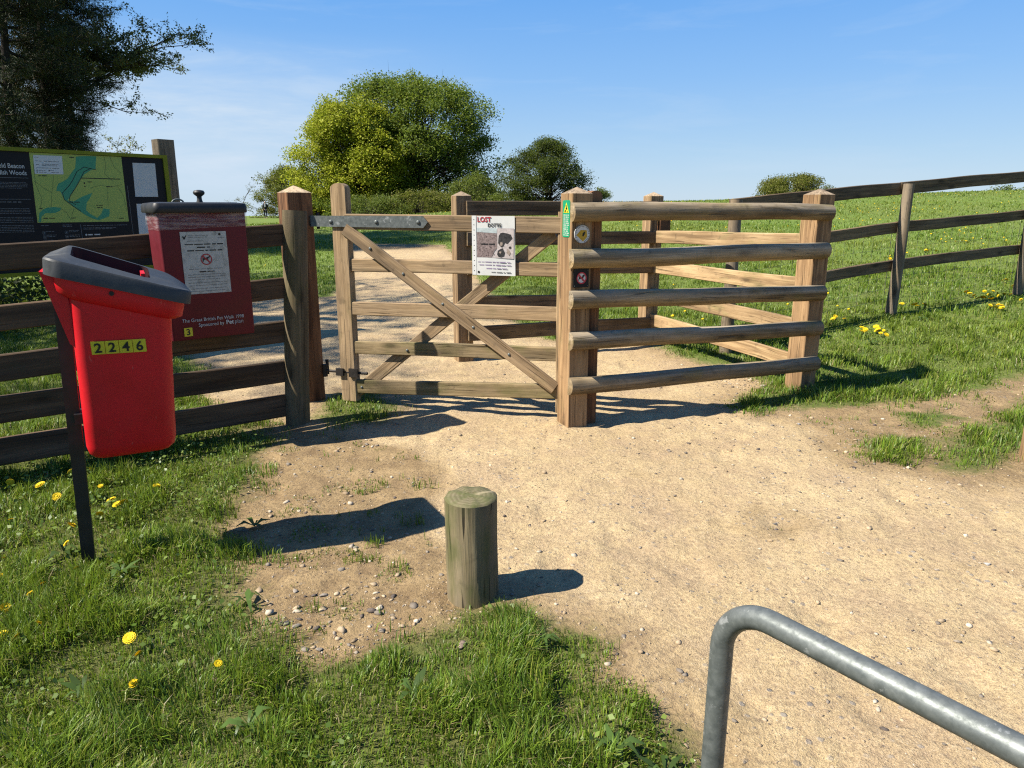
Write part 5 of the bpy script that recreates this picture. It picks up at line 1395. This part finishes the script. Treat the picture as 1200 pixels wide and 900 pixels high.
def branching(name, label, cat, x, y, h, seed, spread, levels, leaf, cols, trunk_r=0.14, group=None, bark=None, lean=(0, 0), first=0.25, leafmat=None, dens=1.0, up=0.25):
    """open tree: recursive limbs, small leaves only along the outer twigs"""
    rng = np.random.default_rng(seed)
    z0 = float(base_height(np.array([x]), np.array([y]))[0])
    t = empty(name, (x, y, z0), label, cat, group)
    W = Wood(); LP = []
    def grow(p, d, L, r, lv):
        pts = [tuple(p)]; q = np.array(p, float); dd = np.array(d, float)
        seg = 5 if lv < 2 else 3
        for i in range(seg):
            dd = dd+rng.normal(0, 0.13, 3)+np.array([0, 0, 0.05*up*4*(0.5 if lv else 0.1)]); dd /= np.linalg.norm(dd)
            q = q+dd*L/seg; pts.append(tuple(q))
        W.limb(pts, r, r*0.45, 8 if lv == 0 else (5 if lv < 3 else 3))
        if lv >= levels-1:
            for k in range(max(1, int(leaf[1]*dens))):
                u = rng.uniform(0.1, 1.0); s = min(int(u*seg), seg-1); w = u*seg-s
                LP.append(np.array(pts[s])*(1-w)+np.array(pts[s+1])*w+rng.normal(0, leaf[2], 3))
            if lv >= levels: return
        nb = rng.integers(4, 7) if lv else int(h*1.9)
        for k in range(nb):
            u = rng.uniform(0.25 if lv else first, 1.0)
            s = min(int(u*seg), seg-1); w = u*seg-s
            b = np.array(pts[s])*(1-w)+np.array(pts[s+1])*w
            a = rng.uniform(0, 6.283)
            nd = dd*0.55+np.array([math.cos(a), math.sin(a), rng.uniform(-0.25, 0.55)])*0.8
            if lv == 0: nd = np.array([math.cos(a)*spread, math.sin(a)*spread, rng.uniform(0.1, 0.75)])
            nd /= np.linalg.norm(nd)
            grow(b, nd, L*(rng.uniform(0.30, 0.48)*(1.15-0.5*u) if lv == 0 else rng.uniform(0.40, 0.62)), r*(0.38 if lv == 0 else 0.5), lv+1)
    d0 = np.array([lean[0], lean[1], 1.0]); d0 /= np.linalg.norm(d0)
    grow((0, 0, -0.1), d0, h, trunk_r, 0)
    W.mb.build("trunk", bark or M_BARK, t, Matrix.Translation((x, y, z0)), 60)
    P = np.array(LP); n = len(P)
    base, lite, odd = [np.array(c) for c in cols]
    tint = base+(lite-base)*rng.uniform(0, 1, (n, 1)); tint = np.where(rng.uniform(0, 1, (n, 1)) < 0.12, odd, tint)
    V, Q, Cc = leaf_quads(P, 0.1, rng.uniform(0.6, 1.3, n)*leaf[0], leaf[3] if len(leaf) > 3 else 0.7, rng, tint)
    link("crown", np_mesh("crown", V, Q, None, Cc), leafmat or M_LEAF, t, Matrix.Translation((x, y, z0)))
    return t

def pine(name, label, x, y, h, seed, trunk_r, crown_from, spread, bend=0.0, keep=None):
    rng = np.random.default_rng(seed)
    z0 = float(base_height(np.array([x]), np.array([y]))[0])
    t = empty(name, (x, y, z0), label, "tree", "pines behind the information board")
    W = Wood(); P = []; D = []
    tr = [(0.15*math.sin(k*0.9+seed)+bend*k/8, 0.12*math.cos(k*1.1), -0.1+h*k/8) for k in range(9)]
    W.limb(tr, trunk_r, trunk_r*0.25, 9)
    nb = int(h*10)
    for i in range(nb):
        u = crown_from+(1-crown_from)*(i+rng.uniform(0, 1))/nb
        s = min(int(u*8), 7); w = u*8-s
        b = np.array(tr[s])*(1-w)+np.array(tr[s+1])*w
        a = rng.uniform(0, 6.283); L = spread*(0.35+0.65*math.sin(math.pi*min(1, (1-u)*0.9+0.25)))*rng.uniform(0.5, 1.15)
        d = np.array([math.cos(a), math.sin(a), rng.uniform(-0.15, 0.30)])
        pts = [tuple(b)]; q = b.copy()
        for k in range(5):
            d = d+rng.normal(0, 0.14, 3)+np.array([0, 0, 0.04]); d /= np.linalg.norm(d); q = q+d*L/5; pts.append(tuple(q))
        W.limb(pts, trunk_r*0.26, trunk_r*0.05, 5)
        for k in range(2, 6):
            for _ in range(6):
                e = np.array(pts[k])+rng.normal(0, 0.22, 3)*np.array([1, 1, 0.45])*max(0.8, L*0.4)
                W.limb([pts[k], tuple((np.array(pts[k])+e)/2+rng.normal(0, 0.03, 3)), tuple(e)], 0.012, 0.005, 3)
                m = rng.integers(34, 56)
                P.append(e+rng.normal(0, 0.115, (m, 3))*np.array([1, 1, 0.6]))
    W.mb.build("trunk", M_BARKD, t, Matrix.Translation((x, y, z0)), 60)
    P = np.concatenate(P); n = len(P)
    tint = np.array([0.022, 0.036, 0.013])+(np.array([0.070, 0.092, 0.030])-np.array([0.022, 0.036, 0.013]))*rng.uniform(0, 1, (n, 1))
    tint = np.where(rng.uniform(0, 1, (n, 1)) < 0.12, np.array([0.17, 0.10, 0.05]), tint)
    V, Q, Cc = leaf_quads(P, 0.2, rng.uniform(0.09, 0.16, n), 0.085, rng, tint)
    link("crown", np_mesh("crown", V, Q, None, Cc), M_NEEDLE, t, Matrix.Translation((x, y, z0)))
pine("pine_tree", "dark pine standing above the black title panel of the information board", -11.2, 17.0, 10.5, 29, 0.12, 0.06, 1.75, -0.1)
pine("pine_tree", "dark pine whose trunk rises behind the left part of the green map", -11.3, 18.4, 11.0, 23, 0.12, 0.05, 1.75, 0.0)
pine("pine_tree", "slim dark pine rising behind the middle of the green map", -11.9, 20.5, 11.0, 26, 0.10, 0.06, 1.45, 0.0)
pine("pine_tree", "dark pine cut off by the left edge of the picture", -14.0, 19.5, 12.0, 22, 0.15, 0.08, 2.4, -0.2)
BUDS = ((0.12, 0.13, 0.045), (0.30, 0.28, 0.11), (0.24, 0.13, 0.07))
branching("beech_tree", "half bare beech with pale opening buds on fine twigs among the dark pines", "tree", -12.9, 21.0, 8.6, 31, 0.80, 4, (0.070, 7, 0.06, 0.6), BUDS, 0.12, lean=(0.02, 0.0), first=0.08, dens=3.6, up=0.12)
branching("sapling", "thin bare sapling showing above the maroon bin's lid", "tree", -22.6, 60.0, 3.0, 32, 0.8, 3, (0.07, 5, 0.05, 0.6), BUDS, 0.04, first=0.1, dens=0.8)
branching("ash_tree", "tall open tree outside the picture on the left whose branches shade the path", "tree", -12.6, 8.2, 11.5, 33, 0.95, 4, (0.10, 5, 0.06, 0.6), MID, 0.20, lean=(0.10, 0.03), first=0.25, dens=0.8)
leafy_tree("bush", "dark evergreen bush in shade at the left behind the fence and the board", "bush", -7.4, 8.6, 1.15, 1.5, 35, 15000, 0.06, DARK, None, 40, 0.4, 0.0, 4, trunk_r=0.03)

# ================================================================== walker in the distance
def skin_mesh(name, verts, edges, radii, root=0, sub=1):
    me = bpy.data.meshes.new(name); me.from_pydata(verts, edges, [])
    o = bpy.data.objects.new("tmp_skin", me); COL.objects.link(o)
    s = o.modifiers.new("s", 'SKIN'); s.use_smooth_shade = True
    sv = me.skin_vertices[0].data if me.skin_vertices else None
    if sv is None:
        me.skin_vertices.new(name="") if hasattr(me.skin_vertices, "new") else None
        sv = me.skin_vertices[0].data
    for i, r in enumerate(radii):
        sv[i].radius = (r, r) if isinstance(r, (int, float)) else r
        sv[i].use_root = (i == root)
    u = o.modifiers.new("u", 'SUBSURF'); u.levels = sub; u.render_levels = sub
    bpy.context.view_layer.update()
    out = bpy.data.meshes.new_from_object(o.evaluated_get(bpy.context.evaluated_depsgraph_get()))
    out.name = name
    bpy.data.objects.remove(o); bpy.data.meshes.remove(me)
    return out
def person():
    x, y = -25.3, 75.0; z = gz(x, y)
    t = empty("person", (x, y, z), "distant walker in dark jacket and trousers on the grass left of the gate post", "person", None, R(8))
    Wm = Matrix.Translation((x, y, z)) @ Matrix.Rotation(R(8), 4, 'Z')
    WORLD[t.name] = Wm
    V = [(0, 0, 0.93), (0, 0.01, 1.12), (0, 0.01, 1.32), (0, 0.0, 1.45), (0, -0.01, 1.53), (0, -0.02, 1.60), (0, -0.025, 1.68), (0, -0.02, 1.73)]
    Rr = [(0.15, 0.105), (0.135, 0.095), (0.16, 0.105), (0.09, 0.07), 0.052, 0.072, 0.088, 0.055]
    E = [(i, i+1) for i in range(7)]
    def chain(start, pts, rad):
        k = start
        for p, r in zip(pts, rad):
            V.append(p); Rr.append(r); E.append((k, len(V)-1)); k = len(V)-1
    chain(2, [(-0.19, 0, 1.40), (-0.25, 0.03, 1.13), (-0.25, -0.10, 0.90), (-0.245, -0.13, 0.80)], [0.062, 0.046, 0.034, 0.040])
    chain(2, [(0.19, 0, 1.40), (0.26, 0.06, 1.15), (0.30, 0.02, 0.92), (0.305, 0.0, 0.82)], [0.062, 0.046, 0.034, 0.040])
    chain(0, [(-0.095, 0, 0.86), (-0.10, -0.06, 0.48), (-0.10, 0.06, 0.09), (-0.10, -0.08, 0.035)], [0.088, 0.058, 0.042, 0.035])
    chain(0, [(0.095, 0, 0.86), (0.10, -0.02, 0.48), (0.10, -0.02, 0.09), (0.10, -0.17, 0.035)], [0.088, 0.058, 0.042, 0.035])
    link("body", skin_mesh("body", V, E, Rr), plain("skin_tone", (0.50, 0.31, 0.23), 0.6, 0.3, 0.05), t, Wm)
    jk = [(0, 0, 0.86), (0, 0.01, 1.12), (0, 0.01, 1.32), (0, 0, 1.46), (-0.19, 0, 1.40), (-0.25, 0.03, 1.13), (-0.25, -0.10, 0.92), (0.19, 0, 1.40), (0.26, 0.06, 1.15), (0.30, 0.02, 0.94)]
    link("jacket", skin_mesh("jacket", jk, [(0, 1), (1, 2), (2, 3), (2, 4), (4, 5), (5, 6), (2, 7), (7, 8), (8, 9)], [(0.185, 0.14), (0.165, 0.125), (0.185, 0.13), 0.095, 0.088, 0.070, 0.056, 0.088, 0.070, 0.056]), plain("dark_cloth", (0.012, 0.012, 0.018), 0.8, 0.2, 0.2), t, Wm)
    tv = [(0, 0, 0.92), (-0.095, 0, 0.85), (-0.10, -0.06, 0.48), (-0.10, 0.06, 0.11), (0.095, 0, 0.85), (0.10, -0.02, 0.48), (0.10, -0.02, 0.11)]
    link("trousers", skin_mesh("trousers", tv, [(0, 1), (1, 2), (2, 3), (0, 4), (4, 5), (5, 6)], [(0.155, 0.115), 0.10, 0.074, 0.060, 0.10, 0.074, 0.060]), plain("navy_cloth", (0.018, 0.020, 0.032), 0.8, 0.2, 0.2), t, Wm)
    hv = [(0, 0.01, 1.66), (0, 0.0, 1.725), (0, -0.03, 1.755)]
    link("hair", skin_mesh("hair", hv, [(0, 1), (1, 2)], [0.088, 0.088, 0.05]), plain("grey_hair", (0.45, 0.44, 0.42), 0.7, 0.3, 0.1), t, Wm)
    sm = MB(); sm.prism([(-0.055, 1.18), (0.055, 1.18), (0.065, 1.42), (0.0, 1.47), (-0.065, 1.42)], -0.118, -0.146); sm.build("shirt_front", M_PAPER, t, Wm)
person()

# ================================================================== camera, sun, sky
cam = bpy.data.cameras.new("Camera"); co = bpy.data.objects.new("Camera", cam); COL.objects.link(co)
cam.sensor_fit = 'HORIZONTAL'; cam.sensor_width = 36.0; cam.lens = 36.0*832/1200
cam.clip_start = 0.05; cam.clip_end = 9000
co.location = (0, 0, 1.45); co.rotation_euler = (R(90-14.0), 0, 0)
scene.camera = co

SUN_EL = 48.0; SAZ = Vector((-0.945, -0.327)).normalized()     # horizontal direction towards the sun
sun = bpy.data.lights.new("Sun", 'SUN'); so = bpy.data.objects.new("Sun", sun); COL.objects.link(so)
sun.energy = 5.0; sun.angle = R(0.53); sun.color = (1.0, 0.94, 0.83)
sd_ = Vector((SAZ.x*math.cos(R(SUN_EL)), SAZ.y*math.cos(R(SUN_EL)), math.sin(R(SUN_EL))))
so.rotation_euler = sd_.to_track_quat('Z', 'Y').to_euler(); so.location = (-20, -8, 30)

w = bpy.data.worlds.new("World"); scene.world = w; w.use_nodes = True
nt = w.node_tree; nt.nodes.clear()
def wn(t, **k):
    x = nt.nodes.new(t)
    for a, v in k.items(): setattr(x, a, v)
    return x
out = wn("ShaderNodeOutputWorld"); bg = wn("ShaderNodeBackground"); bg.inputs[1].default_value = 0.050
sky = wn("ShaderNodeTexSky", sky_type='NISHITA'); sky.sun_disc = False
sky.sun_elevation = R(SUN_EL); sky.sun_rotation = math.atan2(SAZ.x, SAZ.y)
sky.altitude = 200; sky.air_density = 1.15; sky.dust_density = 0.25; sky.ozone_density = 2.5
# faint high cirrus streaks
tc = wn("ShaderNodeTexCoord"); mp = wn("ShaderNodeMapping"); mp.inputs["Scale"].default_value = (1.3, 1.3, 9.0); mp.inputs["Rotation"].default_value = (0.06, -0.10, 0.3)
nt.links.new(tc.outputs["Generated"], mp.inputs[0])
nz = wn("ShaderNodeTexNoise"); nz.inputs["Scale"].default_value = 2.6; nz.inputs["Detail"].default_value = 7; nz.inputs["Roughness"].default_value = 0.62; nz.inputs["Distortion"].default_value = 0.4
nt.links.new(mp.outputs[0], nz.inputs["Vector"])
rp = wn("ShaderNodeValToRGB"); rp.color_ramp.elements[0].position = 0.52; rp.color_ramp.elements[0].color = (0, 0, 0, 1); rp.color_ramp.elements[1].position = 0.85; rp.color_ramp.elements[1].color = (0.26, 0.26, 0.26, 1)
nt.links.new(nz.outputs["Fac"], rp.inputs[0])
mx = wn("ShaderNodeMix", data_type='RGBA')
def wm(op, a, b):
    q = wn("ShaderNodeMath", operation=op); q.use_clamp = True
    for i, v_ in enumerate((a, b)):
        if isinstance(v_, (int, float)): q.inputs[i].default_value = v_
        else: nt.links.new(v_, q.inputs[i])
    return q.outputs[0]
s3 = wn("ShaderNodeSeparateXYZ"); nt.links.new(tc.outputs["Generated"], s3.inputs[0])
def wr(v_, stops):
    q = wn("ShaderNodeValToRGB"); ee = q.color_ramp.elements
    while len(ee) < len(stops): ee.new(0.5)
    for k_, (p_, c_) in zip(ee, stops): k_.position = p_; k_.color = (c_, c_, c_, 1)
    nt.links.new(v_, q.inputs[0]); return q.outputs[0]
low = wr(s3.outputs[2], ((0.0, 0.3), (0.06, 1.0), (0.13, 0.8), (0.21, 0.0)))
west = wr(wm('ADD', wm('MULTIPLY', s3.outputs[0], -1.0), 0.0), ((0.02, 0.0), (0.36, 1.0)))
wisp = wr(nz.outputs["Fac"], ((0.30, 0.25), (0.62, 1.0)))
veil = wm('MULTIPLY', wm('MULTIPLY', low, west), wisp)
fac = wm('ADD', veil, rp.outputs[0])
nt.links.new(fac, mx.inputs[0]); mx.inputs[7].default_value = (5.0, 5.9, 6.9, 1)
sx = wn("ShaderNodeSeparateXYZ"); nt.links.new(tc.outputs["Generated"], sx.inputs[0])
gr = wn("ShaderNodeValToRGB"); e = gr.color_ramp.elements
while len(e) < 5: e.new(0.5)
for q, (p, c) in zip(e, ((0.0, (0.58, 0.75, 0.92)), (0.07, (0.45, 0.67, 0.93)), (0.16, (0.30, 0.56, 0.97)), (0.27, (0.18, 0.45, 0.96)), (1.0, (0.05, 0.20, 0.66)))): q.position = p; q.color = (*c, 1)
nt.links.new(sx.outputs[2], gr.inputs[0])
sc_ = wn("ShaderNodeVectorMath", operation='SCALE'); sc_.inputs["Scale"].default_value = 7.3; nt.links.new(gr.outputs[0], sc_.inputs[0])
m2 = wn("ShaderNodeMix", data_type='RGBA'); m2.inputs[0].default_value = 0.85; nt.links.new(sky.outputs[0], m2.inputs[6]); nt.links.new(sc_.outputs[0], m2.inputs[7]); nt.links.new(m2.outputs[2], mx.inputs[6])
hs = wn("ShaderNodeHueSaturation"); hs.inputs["Saturation"].default_value = 1.05; nt.links.new(mx.outputs[2], hs.inputs["Color"]); nt.links.new(hs.outputs[0], bg.inputs[0]); nt.links.new(bg.outputs[0], out.inputs[0])

vs = scene.view_settings
vs.view_transform = 'Standard'; vs.look = 'None'; vs.exposure = 1.40; vs.gamma = 1.0; vs.use_curve_mapping = False
scene.cycles.max_bounces = 6; scene.cycles.transparent_max_bounces = 12
scene.cycles.use_denoising = False
scene.cycles.filter_width = 1.2
